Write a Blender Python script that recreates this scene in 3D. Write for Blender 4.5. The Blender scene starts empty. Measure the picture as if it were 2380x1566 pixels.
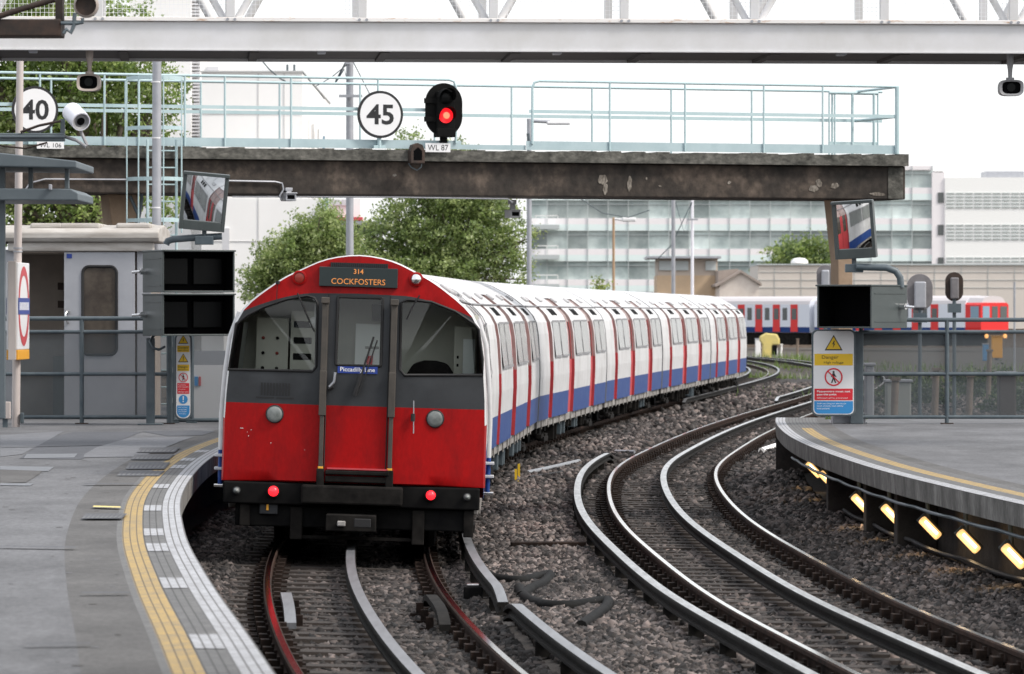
import bpy, bmesh, math, random
import numpy as np
from mathutils import Vector, Matrix, geometry
R = math.radians
CANOPY = True
rnd = random.Random(7)
sc = bpy.context.scene
C = sc.collection
# ------------------------------------------------------------------ camera, world, sun, exposure
F, CX, HY, CH = 11000.0, 1190.0, 728.0, 2.35        # focal length, optical centre and horizon in px of a 2380 px wide frame; eye height
cam = bpy.data.objects.new('camera', bpy.data.cameras.new('camera')); C.objects.link(cam)
cam.location = (0, 0, CH); cam.rotation_euler = (R(90) - math.atan(55 / F), 0, 0)
cam.data.sensor_width = 36; cam.data.lens = 36 * F / 2380
cam.data.clip_start = 1; cam.data.clip_end = 6000
cam.data.dof.use_dof = True; cam.data.dof.focus_distance = 52; cam.data.dof.aperture_fstop = 7.5
sc.camera = cam
sc.view_settings.view_transform = 'Standard'; sc.view_settings.look = 'None'
sc.view_settings.exposure = 0.18; sc.view_settings.gamma = 1.0
SUN_EL, SUN_AZ = 46, 112                              # degrees; azimuth from +Y towards +X
w = bpy.data.worlds.new('World'); sc.world = w; w.use_nodes = True
nt = w.node_tree; nt.nodes.clear()
sky = nt.nodes.new('ShaderNodeTexSky'); sky.sky_type = 'NISHITA'; sky.sun_disc = False
sky.sun_elevation = R(SUN_EL); sky.sun_rotation = R(SUN_AZ); sky.dust_density = 4; sky.air_density = 1
b1 = nt.nodes.new('ShaderNodeBackground'); b1.inputs['Strength'].default_value = 0.06
b2 = nt.nodes.new('ShaderNodeBackground'); b2.inputs['Color'].default_value = (.98, 0.99, 1, 1); b2.inputs['Strength'].default_value = 0.95
ad = nt.nodes.new('ShaderNodeAddShader'); ow = nt.nodes.new('ShaderNodeOutputWorld')
nt.links.new(sky.outputs[0], b1.inputs[0]); nt.links.new(b1.outputs[0], ad.inputs[0])
nt.links.new(b2.outputs[0], ad.inputs[1]); nt.links.new(ad.outputs[0], ow.inputs[0])
sl = bpy.data.lights.new('sun', 'SUN'); sl.energy = 2.4; sl.angle = R(12); sl.color = (1, .95, .88)
so = bpy.data.objects.new('sun', sl); C.objects.link(so)
d = Vector((math.sin(R(SUN_AZ)) * math.cos(R(SUN_EL)), math.cos(R(SUN_AZ)) * math.cos(R(SUN_EL)), math.sin(R(SUN_EL))))
so.rotation_euler = d.to_track_quat('Z', 'Y').to_euler()
sc.cycles.use_denoising = True
sc.cycles.max_bounces = 7; sc.cycles.diffuse_bounces = 3; sc.cycles.glossy_bounces = 4
sc.cycles.transmission_bounces = 6; sc.cycles.transparent_max_bounces = 16
sc.cycles.caustics_reflective = False; sc.cycles.caustics_refractive = False

# ------------------------------------------------------------------ helpers
def P(x, y, Y): return Vector(((x - CX) * Y / F, Y, CH - (y - HY) * Y / F))
def G(x, y, h=0.0): return P(x, y, (CH - h) * F / (y - HY))

def lin(c):
    return tuple(((v / 255) / 12.92 if v / 255 <= .04045 else ((v / 255 + .055) / 1.055) ** 2.4) for v in c)

def mat(name, col, rough=.6, metal=0.0, col2=None, scale=4.0, stretch=(1, 1, 1), bump=0.0, bscale=40.0, lo=.35, hi=.65,
        col3=None, emit=None, estr=0.0, spec=.5, alpha=1.0, coat=0.0, attr=None, rnd_obj=0.0, detail=8, grain=0.0, gscale=60.0):
    m = bpy.data.materials.new(name); m.use_nodes = True
    n = m.node_tree; p = n.nodes['Principled BSDF']; L = n.links.new
    p.inputs['Base Color'].default_value = (*col, 1); p.inputs['Roughness'].default_value = rough
    p.inputs['Metallic'].default_value = metal; p.inputs['Specular IOR Level'].default_value = spec
    p.inputs['Coat Weight'].default_value = coat
    if alpha < 1: p.inputs['Alpha'].default_value = alpha
    if emit: p.inputs['Emission Color'].default_value = (*emit, 1); p.inputs['Emission Strength'].default_value = estr
    src = None
    if col2 or bump or grain:
        tc = n.nodes.new('ShaderNodeTexCoord'); mp = n.nodes.new('ShaderNodeMapping')
        mp.inputs['Scale'].default_value = stretch; L(tc.outputs['Object'], mp.inputs[0])
    if col2:
        t = n.nodes.new('ShaderNodeTexNoise'); t.inputs['Scale'].default_value = scale; t.inputs['Detail'].default_value = detail
        t.inputs['Roughness'].default_value = .65; L(mp.outputs[0], t.inputs['Vector'])
        r = n.nodes.new('ShaderNodeValToRGB'); e = r.color_ramp.elements
        e[0].position = lo; e[0].color = (*col, 1); e[1].position = hi; e[1].color = (*col2, 1)
        if col3: x = e.new((lo + hi) / 2); x.color = (*col3, 1)
        L(t.outputs['Fac'], r.inputs[0]); src = r.outputs[0]
    if attr:
        a = n.nodes.new('ShaderNodeAttribute'); a.attribute_name = attr
        mx = n.nodes.new('ShaderNodeMix'); mx.data_type = 'RGBA'; mx.blend_type = 'MULTIPLY'; mx.inputs[0].default_value = 1
        if src: L(src, mx.inputs[6])
        else: mx.inputs[6].default_value = (*col, 1)
        L(a.outputs['Color'], mx.inputs[7]); src = mx.outputs[2]
    if rnd_obj:
        oi = n.nodes.new('ShaderNodeObjectInfo'); mr = n.nodes.new('ShaderNodeMapRange')
        mr.inputs[3].default_value = 1 - rnd_obj; mr.inputs[4].default_value = 1 + rnd_obj; L(oi.outputs['Random'], mr.inputs[0])
        mx = n.nodes.new('ShaderNodeMix'); mx.data_type = 'RGBA'; mx.blend_type = 'MULTIPLY'; mx.inputs[0].default_value = 1
        if src: L(src, mx.inputs[6])
        else: mx.inputs[6].default_value = (*col, 1)
        L(mr.outputs[0], mx.inputs[7]); src = mx.outputs[2]
    if grain:
        t = n.nodes.new('ShaderNodeTexNoise'); t.inputs['Scale'].default_value = gscale; t.inputs['Detail'].default_value = 4; L(mp.outputs[0], t.inputs['Vector'])
        mr = n.nodes.new('ShaderNodeMapRange'); mr.inputs[1].default_value = .3; mr.inputs[2].default_value = .7; mr.inputs[3].default_value = 1 - grain; mr.inputs[4].default_value = 1 + grain; L(t.outputs['Fac'], mr.inputs[0])
        mx = n.nodes.new('ShaderNodeMix'); mx.data_type = 'RGBA'; mx.blend_type = 'MULTIPLY'; mx.inputs[0].default_value = 1
        if src: L(src, mx.inputs[6])
        else: mx.inputs[6].default_value = (*col, 1)
        L(mr.outputs[0], mx.inputs[7]); src = mx.outputs[2]
    if src: L(src, p.inputs['Base Color'])
    if bump:
        t = n.nodes.new('ShaderNodeTexNoise'); t.inputs['Scale'].default_value = bscale; t.inputs['Detail'].default_value = 6
        L(mp.outputs[0], t.inputs['Vector']); bp = n.nodes.new('ShaderNodeBump')
        bp.inputs['Strength'].default_value = bump; bp.inputs['Distance'].default_value = .02
        L(t.outputs['Fac'], bp.inputs['Height']); L(bp.outputs[0], p.inputs['Normal'])
    return m

def mat_pane(name, tint, trans=.7, rough=.03):
    """thin clear pane: transparent mixed with a sharp reflection by fresnel"""
    m = bpy.data.materials.new(name); m.use_nodes = True; n = m.node_tree; n.nodes.clear(); L = n.links.new
    o = n.nodes.new('ShaderNodeOutputMaterial'); tr = n.nodes.new('ShaderNodeBsdfTransparent'); tr.inputs[0].default_value = (*tint, 1)
    g = n.nodes.new('ShaderNodeBsdfGlossy'); g.inputs['Roughness'].default_value = rough; g.inputs[0].default_value = (1, 1, 1, 1)
    fr = n.nodes.new('ShaderNodeFresnel'); fr.inputs[0].default_value = 1.5
    mx = n.nodes.new('ShaderNodeMixShader'); L(fr.outputs[0], mx.inputs[0]); L(tr.outputs[0], mx.inputs[1]); L(g.outputs[0], mx.inputs[2])
    L(mx.outputs[0], o.inputs[0]); return m

def mat_mesh(name, col, cover, pitch=None):
    """woven wire or perforated sheet: an even share of each spot is open"""
    m = bpy.data.materials.new(name); m.use_nodes = True; n = m.node_tree; n.nodes.clear(); L = n.links.new
    o = n.nodes.new('ShaderNodeOutputMaterial'); tr = n.nodes.new('ShaderNodeBsdfTransparent')
    g = n.nodes.new('ShaderNodeBsdfDiffuse'); g.inputs[0].default_value = (*col, 1)
    mx = n.nodes.new('ShaderNodeMixShader'); mx.inputs[0].default_value = cover
    if pitch:
        tc = n.nodes.new('ShaderNodeTexCoord'); sp = n.nodes.new('ShaderNodeSeparateXYZ'); L(tc.outputs['Object'], sp.inputs[0])
        outs = []
        for ax, (pt, frac) in zip((0, 2), (pitch, pitch)):
            a = n.nodes.new('ShaderNodeMath'); a.operation = 'DIVIDE'; a.inputs[1].default_value = pt; L(sp.outputs[ax], a.inputs[0])
            b = n.nodes.new('ShaderNodeMath'); b.operation = 'FRACT'; L(a.outputs[0], b.inputs[0])
            c = n.nodes.new('ShaderNodeMath'); c.operation = 'LESS_THAN'; c.inputs[1].default_value = frac; L(b.outputs[0], c.inputs[0]); outs.append(c)
        q = n.nodes.new('ShaderNodeMath'); q.operation = 'MAXIMUM'; L(outs[0].outputs[0], q.inputs[0]); L(outs[1].outputs[0], q.inputs[1])
        L(q.outputs[0], mx.inputs[0])
    L(tr.outputs[0], mx.inputs[1]); L(g.outputs[0], mx.inputs[2]); L(mx.outputs[0], o.inputs[0]); return m

def mat_tiles(name, col, line, pitch=.05, frac=.12, wear=None, worn=.45):
    m = mat(name, col, .75, col2=wear or tuple(c * .8 for c in col), scale=9, lo=worn, hi=worn + .25, bump=.15, bscale=60)
    n = m.node_tree; L = n.links.new; p = n.nodes['Principled BSDF']
    src = p.inputs['Base Color'].links[0].from_socket
    uv = n.nodes.new('ShaderNodeUVMap'); sp = n.nodes.new('ShaderNodeSeparateXYZ'); L(uv.outputs[0], sp.inputs[0])
    outs = []
    for ax, pt in ((0, pitch * 2), (1, pitch)):
        a = n.nodes.new('ShaderNodeMath'); a.operation = 'DIVIDE'; a.inputs[1].default_value = pt; L(sp.outputs[ax], a.inputs[0])
        b = n.nodes.new('ShaderNodeMath'); b.operation = 'FRACT'; L(a.outputs[0], b.inputs[0])
        c = n.nodes.new('ShaderNodeMath'); c.operation = 'LESS_THAN'; c.inputs[1].default_value = frac if ax else frac * .45; L(b.outputs[0], c.inputs[0]); outs.append(c)
    q = n.nodes.new('ShaderNodeMath'); q.operation = 'MAXIMUM'; L(outs[0].outputs[0], q.inputs[0]); L(outs[1].outputs[0], q.inputs[1])
    mx = n.nodes.new('ShaderNodeMix'); mx.data_type = 'RGBA'; L(q.outputs[0], mx.inputs[0]); L(src, mx.inputs[6]); mx.inputs[7].default_value = (*line, 1)
    L(mx.outputs[2], p.inputs['Base Color']); return m

def wm(o):
    return (wm(o.parent) if o.parent else Matrix()) @ Matrix.LocRotScale(o.location, o.rotation_euler, o.scale)

def tag(o, label=None, cat=None, group=None, kind=None):
    if label: o['label'] = label
    if cat: o['category'] = cat
    if group: o['group'] = group
    if kind: o['kind'] = kind
    return o

def thing(name, label, cat, loc=(0, 0, 0), rz=0.0, group=None):
    o = bpy.data.objects.new(name, None); C.objects.link(o); o.empty_display_size = .2
    o.location = loc; o.rotation_euler = (0, 0, rz)
    return tag(o, label, cat, group)

def copy_tree(o, parent=None):
    c = o.copy(); C.objects.link(c); c.parent = parent
    for ch in list(o.children): copy_tree(ch, c)
    return c

class MB:
    def __init__(s): s.v = []; s.f = []; s.m = []
    def add(s, vs, fs, mi=0):
        b = len(s.v); s.v += [tuple(v) for v in vs]
        for k, f in enumerate(fs):
            s.f.append(tuple(b + i for i in f)); s.m.append(mi[k] if isinstance(mi, (list, tuple)) else mi)
        return s
    def quad(s, a, b, c, d, mi=0): return s.add([a, b, c, d], [(0, 1, 2, 3)], mi)
    def box(s, c, sz, mi=0, rot=None):
        x, y, z = (q / 2 for q in sz); c = Vector(c)
        vs = [Vector((i * x, j * y, k * z)) for i in (-1, 1) for j in (-1, 1) for k in (-1, 1)]
        if rot is not None: vs = [rot @ q for q in vs]
        return s.add([c + q for q in vs], [(0, 1, 3, 2), (4, 6, 7, 5), (0, 4, 5, 1), (2, 3, 7, 6), (0, 2, 6, 4), (1, 5, 7, 3)], mi)
    def bx(s, x0, x1, y0, y1, z0, z1, mi=0): return s.box(((x0 + x1) / 2, (y0 + y1) / 2, (z0 + z1) / 2), (abs(x1 - x0), abs(y1 - y0), abs(z1 - z0)), mi)
    def tube(s, pts, r, n=8, mi=0, closed=False):
        pts = [Vector(p) for p in pts]; k = len(pts); rr = r if isinstance(r, (list, tuple)) else [r] * k
        up = None; vs = []
        for i, p in enumerate(pts):
            a = pts[(i - 1) % k] if (closed or i > 0) else p; b = pts[(i + 1) % k] if (closed or i < k - 1) else p
            t = (b - a).normalized()
            if up is None: up = t.orthogonal().normalized()
            up = up - t * up.dot(t)
            up = up.normalized() if up.length > 1e-6 else t.orthogonal().normalized()
            q = t.cross(up)
            for j in range(n):
                an = 2 * math.pi * j / n; vs.append(p + (up * math.cos(an) + q * math.sin(an)) * rr[i])
        fs = []
        for i in range(k if closed else k - 1):
            i2 = (i + 1) % k
            for j in range(n): fs.append((i * n + j, i * n + (j + 1) % n, i2 * n + (j + 1) % n, i2 * n + j))
        if not closed: fs += [tuple(reversed(range(n))), tuple((k - 1) * n + j for j in range(n))]
        return s.add(vs, fs, mi)
    def cyl(s, a, b, r, n=16, mi=0, r2=None): return s.tube([a, b], [r, r2 if r2 is not None else r], n, mi)
    def lathe(s, prof, o, axis=(0, 0, 1), n=20, mi=0):
        """prof: (radius, height along axis)"""
        ax = Vector(axis).normalized(); u = ax.orthogonal().normalized(); q = ax.cross(u); o = Vector(o); vs = []; fs = []; mm = []
        for r, h in prof:
            for j in range(n):
                an = 2 * math.pi * j / n; vs.append(o + ax * h + (u * math.cos(an) + q * math.sin(an)) * max(r, 1e-4))
        for i in range(len(prof) - 1):
            for j in range(n): fs.append((i * n + j, i * n + (j + 1) % n, (i + 1) * n + (j + 1) % n, (i + 1) * n + j))
            mm += [mi[i] if isinstance(mi, (list, tuple)) else mi] * n
        return s.add(vs, fs, mm)
    def sweep(s, prof, path, mi=0, caps=True, side=None):
        """closed 2D profile (lateral, up) along a path of points; mi per profile edge"""
        n = len(prof); k = len(path); vs = []
        for i, p in enumerate(path):
            p = Vector(p); a = Vector(path[max(i - 1, 0)]); b = Vector(path[min(i + 1, k - 1)])
            t = (b - a); t.z = 0; t.normalize(); q = Vector((t.y, -t.x, 0))
            for x, z in prof: vs.append(p + q * x + Vector((0, 0, z)))
        fs = []; mm = []
        for i in range(k - 1):
            for j in range(n):
                fs.append((i * n + j, (i + 1) * n + j, (i + 1) * n + (j + 1) % n, i * n + (j + 1) % n)); mm.append(mi[j] if isinstance(mi, (list, tuple)) else mi)
        if caps:
            fs += [tuple(range(n)), tuple((k - 1) * n + j for j in reversed(range(n)))]; mm += [mi[-1] if isinstance(mi, (list, tuple)) else mi] * 2
        return s.add(vs, fs, mm)
    def prism(s, poly, y0, y1, mi=0, fn=None, side=None):
        """outline in x,z extruded from y0 (front, towards the viewer) to y1"""
        n = len(poly); fn = fn or (lambda x, y, z: (x, y, z))
        vs = [fn(x, y0, z) for x, z in poly] + [fn(x, y1, z) for x, z in poly]
        fs = [tuple(range(n)), tuple(reversed(range(n, 2 * n)))] + [(j, j + n, (j + 1) % n + n, (j + 1) % n) for j in range(n)]
        return s.add(vs, fs, [mi, mi] + [mi if side is None else side] * n)
    def build(s, name, mats, parent=None, smooth=None, bevel=0.0, world=False, loc=None):
        me = bpy.data.meshes.new(name); vs = s.v
        o = bpy.data.objects.new(name, me)
        if parent is not None:
            o.parent = parent
            if world:
                iv = wm(parent).inverted(); vs = [tuple(iv @ Vector(q)) for q in vs]
            if loc is not None:
                o.location = loc; vs = [(a - loc[0], b - loc[1], c - loc[2]) for a, b, c in vs]
        else:
            A = np.array(vs); mn = A.min(0); mx = A.max(0); og = loc if loc is not None else ((mn[0] + mx[0]) / 2, (mn[1] + mx[1]) / 2, mn[2])
            vs = [(a - og[0], b - og[1], c - og[2]) for a, b, c in vs]; o.location = og
        me.from_pydata(vs, [], s.f)
        for m in (mats if isinstance(mats, (list, tuple)) else [mats]): me.materials.append(m)
        me.polygons.foreach_set('material_index', s.m)
        bm = bmesh.new(); bm.from_mesh(me); bmesh.ops.recalc_face_normals(bm, faces=bm.faces); bm.to_mesh(me); bm.free()
        if smooth:
            me.polygons.foreach_set('use_smooth', [True] * len(me.polygons)); me.set_sharp_from_angle(angle=R(smooth))
        me.update(); C.objects.link(o)
        if bevel:
            b = o.modifiers.new('bevel', 'BEVEL'); b.width = bevel; b.segments = 2; b.limit_method = 'ANGLE'; b.angle_limit = R(40)
        return o

def circle(cx, cz, r, n=24, rz=None): return [(cx + r * math.cos(2 * math.pi * k / n), cz + (rz or r) * math.sin(2 * math.pi * k / n)) for k in range(n)]
def rrect(x0, x1, z0, z1, r, n=5):
    o = []
    for cx, cz, a in ((x1 - r, z1 - r, 0), (x0 + r, z1 - r, 90), (x0 + r, z0 + r, 180), (x1 - r, z0 + r, 270)):
        o += [(cx + r * math.cos(R(a + 90 * k / n)), cz + r * math.sin(R(a + 90 * k / n))) for k in range(n + 1)]
    return o
def inside(p, poly):
    x, y = p; c = False; n = len(poly)
    for i in range(n):
        (x1, y1), (x2, y2) = poly[i], poly[i - 1]
        if (y1 > y) != (y2 > y) and x < (x2 - x1) * (y - y1) / (y2 - y1) + x1: c = not c
    return c
def fill(mb, loops, region, fn, extra=(), lines=()):
    """triangulate the plane with the loops as fixed edges; region(cx, cz) gives a material index or None"""
    vs = []; es = []
    for lp in loops:
        b = len(vs); vs += [Vector(p) for p in lp]; es += [(b + i, b + (i + 1) % len(lp)) for i in range(len(lp))]
    for ln in lines:
        b = len(vs); vs += [Vector(p) for p in ln]; es += [(b + i, b + i + 1) for i in range(len(ln) - 1)]
    vs += [Vector(p) for p in extra]
    ov, oe, of, *_ = geometry.delaunay_2d_cdt(vs, es, [], 0, 1e-5)
    b = len(mb.v); mb.v += [tuple(fn(q.x, q.y)) for q in ov]
    for t in of:
        cx = sum(ov[i].x for i in t) / len(t); cz = sum(ov[i].y for i in t) / len(t); mi = region(cx, cz)
        if mi is not None: mb.f.append(tuple(b + i for i in t)); mb.m.append(mi)

_tc = {}
def text2d(s, bold=0.0):
    k = (s, bold)
    if k not in _tc:
        cu = bpy.data.curves.new('t', 'FONT'); cu.body = s; cu.size = 1; cu.align_x = 'CENTER'; cu.align_y = 'CENTER'; cu.offset = bold; cu.resolution_u = 3
        o = bpy.data.objects.new('t', cu); C.objects.link(o); dg = bpy.context.evaluated_depsgraph_get(); dg.update()
        me = bpy.data.meshes.new_from_object(o.evaluated_get(dg))
        A = [(v.co.x, v.co.y) for v in me.vertices]; fs = [tuple(p.vertices) for p in me.polygons]
        bpy.data.objects.remove(o); bpy.data.curves.remove(cu); bpy.data.meshes.remove(me)
        xs = [a[0] for a in A]; ys = [a[1] for a in A]; mx, my = (min(xs) + max(xs)) / 2, (min(ys) + max(ys)) / 2
        _tc[k] = ([(a - mx, b - my) for a, b in A], fs, max(xs) - min(xs), max(ys) - min(ys))
    return _tc[k]
def text(mb, s, cx, cz, fn, h=None, wid=None, bold=0.0, mi=0):
    """flat lettering of height h (and optional width) centred on cx, cz; fn maps x, z to space"""
    vs, fs, W, H = text2d(s, bold); sy = (h / H) if h else wid / W; sx = (wid / W) if wid else sy
    mb.add([fn(cx + a * sx, cz + b * sy) for a, b in vs], fs, mi)

def spline(pts, ys):
    """natural cubic spline through (y, x) points"""
    t = np.array([p[0] for p in pts], float); v = np.array([p[1] for p in pts], float); n = len(t); h = np.diff(t)
    A = np.zeros((n, n)); b = np.zeros(n); A[0, 0] = A[-1, -1] = 1
    for i in range(1, n - 1):
        A[i, i - 1] = h[i - 1]; A[i, i] = 2 * (h[i - 1] + h[i]); A[i, i + 1] = h[i]; b[i] = 3 * ((v[i + 1] - v[i]) / h[i] - (v[i] - v[i - 1]) / h[i - 1])
    c = np.linalg.solve(A, b); ys = np.asarray(ys, float); i = np.clip(np.searchsorted(t, ys) - 1, 0, n - 2); dx = ys - t[i]
    bb = (v[i + 1] - v[i]) / h[i] - h[i] * (2 * c[i] + c[i + 1]) / 3; dd = (c[i + 1] - c[i]) / (3 * h[i])
    return v[i] + bb * dx + c[i] * dx ** 2 + dd * dx ** 3

class Line:
    """a smooth plan curve x(y), with offsets and arc length"""
    def __init__(s, pts, y0, y1, smooth=5.0):
        s.y = np.arange(y0, y1, .25); s.x = spline(pts, s.y)
        if smooth:
            k = int(smooth / .25) | 1; pad = np.concatenate([2 * s.x[0] - s.x[k:0:-1], s.x, 2 * s.x[-1] - s.x[-2:-k - 2:-1]])
            s.x = np.convolve(pad, np.ones(k) / k, 'same')[k:-k]
        s.arc = np.concatenate([[0], np.cumsum(np.hypot(np.diff(s.x), np.diff(s.y)))])
    def X(s, Y): return float(np.interp(Y, s.y, s.x))
    def S(s, Y): return float(np.interp(Y, s.y, s.arc))
    def at(s, a): return Vector((float(np.interp(a, s.arc, s.x)), float(np.interp(a, s.arc, s.y)), 0))
    def tan(s, Y): return Vector((s.X(Y + .5) - s.X(Y - .5), 1, 0)).normalized()
    def off(s, Y, o, z=0.0):
        t = s.tan(Y); return Vector((s.X(Y) + t.y * o, Y - t.x * o, z))
    def path(s, Y0, Y1, o, z, step=.6):
        n = max(2, int((Y1 - Y0) / step)); r = []
        for k in range(n + 1):
            Y = Y0 + (Y1 - Y0) * k / n; r.append(s.off(Y, o, z(Y) if callable(z) else z))
        return r

LA = Line([(15, 1.05), (20, .53), (25, -.04), (30.85, -.65), (35.7, -1.04), (41.76, -1.41), (46.6, -1.59), (55, -1.72), (64, -1.62), (72, -1.32), (81.7, -.85), (90, -.2),
           (99.2, .67), (117, 2.43), (134.5, 4.36), (152, 6.25), (175, 8.5), (200, 10), (225, 10.3), (250, 9.6), (280, 7.5), (320, 3)], 16, 310)
LB = Line([(15, 4.6), (20, 4.1), (26, 3.4), (32.9, 2.83), (38, 2.46), (44.3, 2.2), (52.3, 1.99), (62, 2.02), (73.7, 2.46), (80.9, 3.05), (92, 4.1), (100, 4.95), (119, 7.2),
           (134.6, 9.1), (152, 11), (175, 13.0), (200, 14.2), (225, 14.3), (250, 13.3), (280, 11), (320, 6.5)], 16, 310)
HP_ = .75                                                       # platform height above rail
EL = Line([(14, -.2), (18, -.72), (21, -1.05), (23.64, -1.317), (25.97, -1.566), (30.1, -1.98), (32.6, -2.22), (36.74, -2.56), (39.4, -2.76), (45.6, -3.1), (50.4, -3.28), (54.2, -3.36), (62, -3.3), (70, -2.98), (84, -2.2)], 14.5, 83, 3)
ER = Line([(22, 5.85), (28, 5.3), (34, 4.75), (39.66, 4.27), (45, 3.92), (48.1, 3.76), (52.5, 3.64), (57, 3.58), (61, 3.6), (66.4, 3.74), (72.7, 4.05), (76, 4.3)], 22.5, 75.5, 3)

# ------------------------------------------------------------------ materials
M = {}
M['asphalt'] = mat('asphalt', (.085, .086, .091), .85, col2=(.145, .147, .155), scale=1.3, stretch=(1, .35, 1), bump=.25, bscale=90, grain=.2, gscale=34)
M['asphalt_dark'] = mat('asphalt_dark', (.068, .066, .065), .88, col2=(.108, .105, .103), scale=1.6, stretch=(1, .5, 1), bump=.25, bscale=90, grain=.2, gscale=34)
M['asphalt_patch'] = mat('asphalt_patch', (.075, .079, .09), .85, col2=(.10, .105, .118), scale=3, bump=.2, bscale=90, grain=.2, gscale=34)
M['asphalt_pale'] = mat('asphalt_pale', (.135, .14, .152), .85, col2=(.175, .18, .195), scale=3, bump=.2, bscale=90, grain=.2, gscale=34)
M['steel_cover'] = mat('steel_cover', (.16, .165, .18), .5, .4, col2=(.24, .25, .27), scale=20)
M['t_white'] = mat_tiles('t_white', (.42, .43, .455), (.10, .097, .095), .05, .19, (.25, .25, .26), .42)
M['t_grey'] = mat_tiles('t_grey', (.10, .10, .10), (.035, .033, .031), .05, .16, (.16, .16, .157), .42)
M['t_yellow'] = mat_tiles('t_yellow', (.42, .285, .095), (.10, .075, .045), .05, .16, (.21, .175, .12), .42)
M['coping'] = mat('coping', (.06, .057, .053), .9, col2=(.24, .232, .22), col3=(.13, .126, .118), scale=1.6, stretch=(1, 2.0, .7), lo=.3, hi=.7, bump=.4, bscale=30, grain=.35, gscale=16)
M['dark_brick'] = mat('dark_brick', (.018, .015, .014), .9, col2=(.05, .042, .036), scale=4, bump=.4, bscale=30)
M['ballast'] = mat('ballast', (.012, .010, .009), .95, col2=(.04, .033, .030), scale=14, bump=1, bscale=20)
M['stone'] = mat('stone', (.31, .285, .275), .85, attr='tint')
M['earth'] = mat('earth', (.03, .025, .02), .95, col2=(.09, .075, .06), scale=1.2, bump=.6, bscale=4)
M['weed'] = mat('weed', (.055, .10, .022), .8, attr='tint')
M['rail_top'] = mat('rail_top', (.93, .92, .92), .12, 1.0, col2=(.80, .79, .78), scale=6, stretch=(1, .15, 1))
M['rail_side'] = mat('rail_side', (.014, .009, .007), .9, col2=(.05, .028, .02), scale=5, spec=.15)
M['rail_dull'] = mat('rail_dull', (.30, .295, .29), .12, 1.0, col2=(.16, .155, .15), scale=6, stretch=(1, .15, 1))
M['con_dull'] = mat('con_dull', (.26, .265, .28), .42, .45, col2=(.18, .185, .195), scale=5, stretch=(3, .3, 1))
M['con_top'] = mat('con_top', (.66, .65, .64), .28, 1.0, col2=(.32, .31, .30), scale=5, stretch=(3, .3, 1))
M['con_side'] = mat('con_side', (.007, .0065, .006), .85, col2=(.02, .018, .016), scale=8, spec=.15)
M['sleeper'] = mat('sleeper', (.018, .014, .012), .9, col2=(.055, .044, .038), scale=6, stretch=(.4, 3, 1), bump=.3)
M['iron'] = mat('iron', (.010, .0075, .0065), .9, col2=(.034, .022, .017), scale=8, spec=.15)
M['ceramic'] = mat('ceramic', (.3, .28, .25), .5)
M['black'] = mat('black', (.004, .004, .0045), .8, col2=(.009, .0088, .0085), scale=6, spec=.1)
M['blackrub'] = mat('blackrub', (.012, .012, .013), .7)
M['t_red'] = mat('t_red', (.34, .0035, .004), .45, col2=(.19, .005, .006), scale=1.6, stretch=(2.2, 1, .8), lo=.42, hi=.75, spec=.18, grain=.1, gscale=22)
M['t_dark'] = mat('t_dark', (.036, .039, .043), .5, col2=(.024, .026, .029), scale=3, spec=.35)
M['t_body'] = mat('t_body', (.60, .60, .61), .42, col2=(.42, .415, .41), scale=1.4, stretch=(1, 1.2, 1.2), lo=.42, hi=.78, grain=.05, gscale=14)
M['t_roof'] = mat('t_roof', (.60, .605, .62), .5, col2=(.58, .58, .59), scale=2.0, stretch=(1.5, .6, 1), lo=.4, hi=.75)
M['t_blue'] = mat('t_blue', (.012, .048, .20), .5, col2=(.05, .095, .235), scale=5, lo=.5, hi=.8, spec=.3)
M['t_door'] = mat('t_door', (.50, .05, .06), .5, col2=(.42, .05, .055), scale=3, spec=.3)
M['t_jamb_dk'] = mat('t_jamb_dk', (.36, .29, .28), .6, col2=(.25, .17, .16), scale=3, spec=.25)
M['t_jamb'] = mat('t_jamb', (.45, .06, .07), .7, col2=(.30, .06, .065), scale=3, spec=.05)
M['t_glass'] = mat('t_glass', (.22, .235, .23), .18, col2=(.17, .18, .175), scale=2, spec=.6)
M['t_ventgrey'] = mat('t_ventgrey', (.42, .42, .43), .6)
M['t_seam'] = mat('t_seam', (.22, .22, .23), .6)
M['sole'] = mat('sole', (.36, .345, .33), .75, col2=(.14, .13, .12), scale=4)
M['under'] = mat('under', (.005, .0048, .0046), .9, col2=(.02, .018, .0165), scale=5, spec=.12)
M['post_br'] = mat('post_br', (.075, .064, .053), .55, col2=(.05, .044, .037), scale=6)
M['pane'] = mat_pane('pane', (.93, .95, .93))
M['cab_wall'] = mat('cab_wall', (.52, .52, .45), .7, col2=(.46, .46, .40), scale=3)
M['cab_grey'] = mat('cab_grey', (.28, .29, .27), .7)
M['cab_pale'] = mat('cab_pale', (.78, .82, .80), .6)
M['chrome'] = mat('chrome', (.75, .75, .76), .15, .95)
M['lens'] = mat('lens', (.13, .145, .14), .3, 0, spec=.5, col2=(.24, .255, .25), scale=9)
M['tail_red'] = mat('tail_red', (.7, .02, .03), .25, emit=(1, .02, .03), estr=1.6)
M['lens_red'] = mat('lens_red', (.25, .03, .02), .3)
M['led'] = mat('led', (.6, .22, .05), .5, emit=(1, .38, .1), estr=.25)
M['panel_dk'] = mat('panel_dk', (.025, .035, .036), .3)
M['white_txt'] = mat('white_txt', (.8, .8, .8), .6)
M['line_blue'] = mat('line_blue', (.02, .05, .27), .4)
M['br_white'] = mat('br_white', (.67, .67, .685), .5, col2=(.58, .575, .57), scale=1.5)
M['br_rust'] = mat('br_rust', (.78, .76, .74), .6, col2=(.5, .32, .2), scale=6, stretch=(1, 1, 4), lo=.55, hi=.72)
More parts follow.
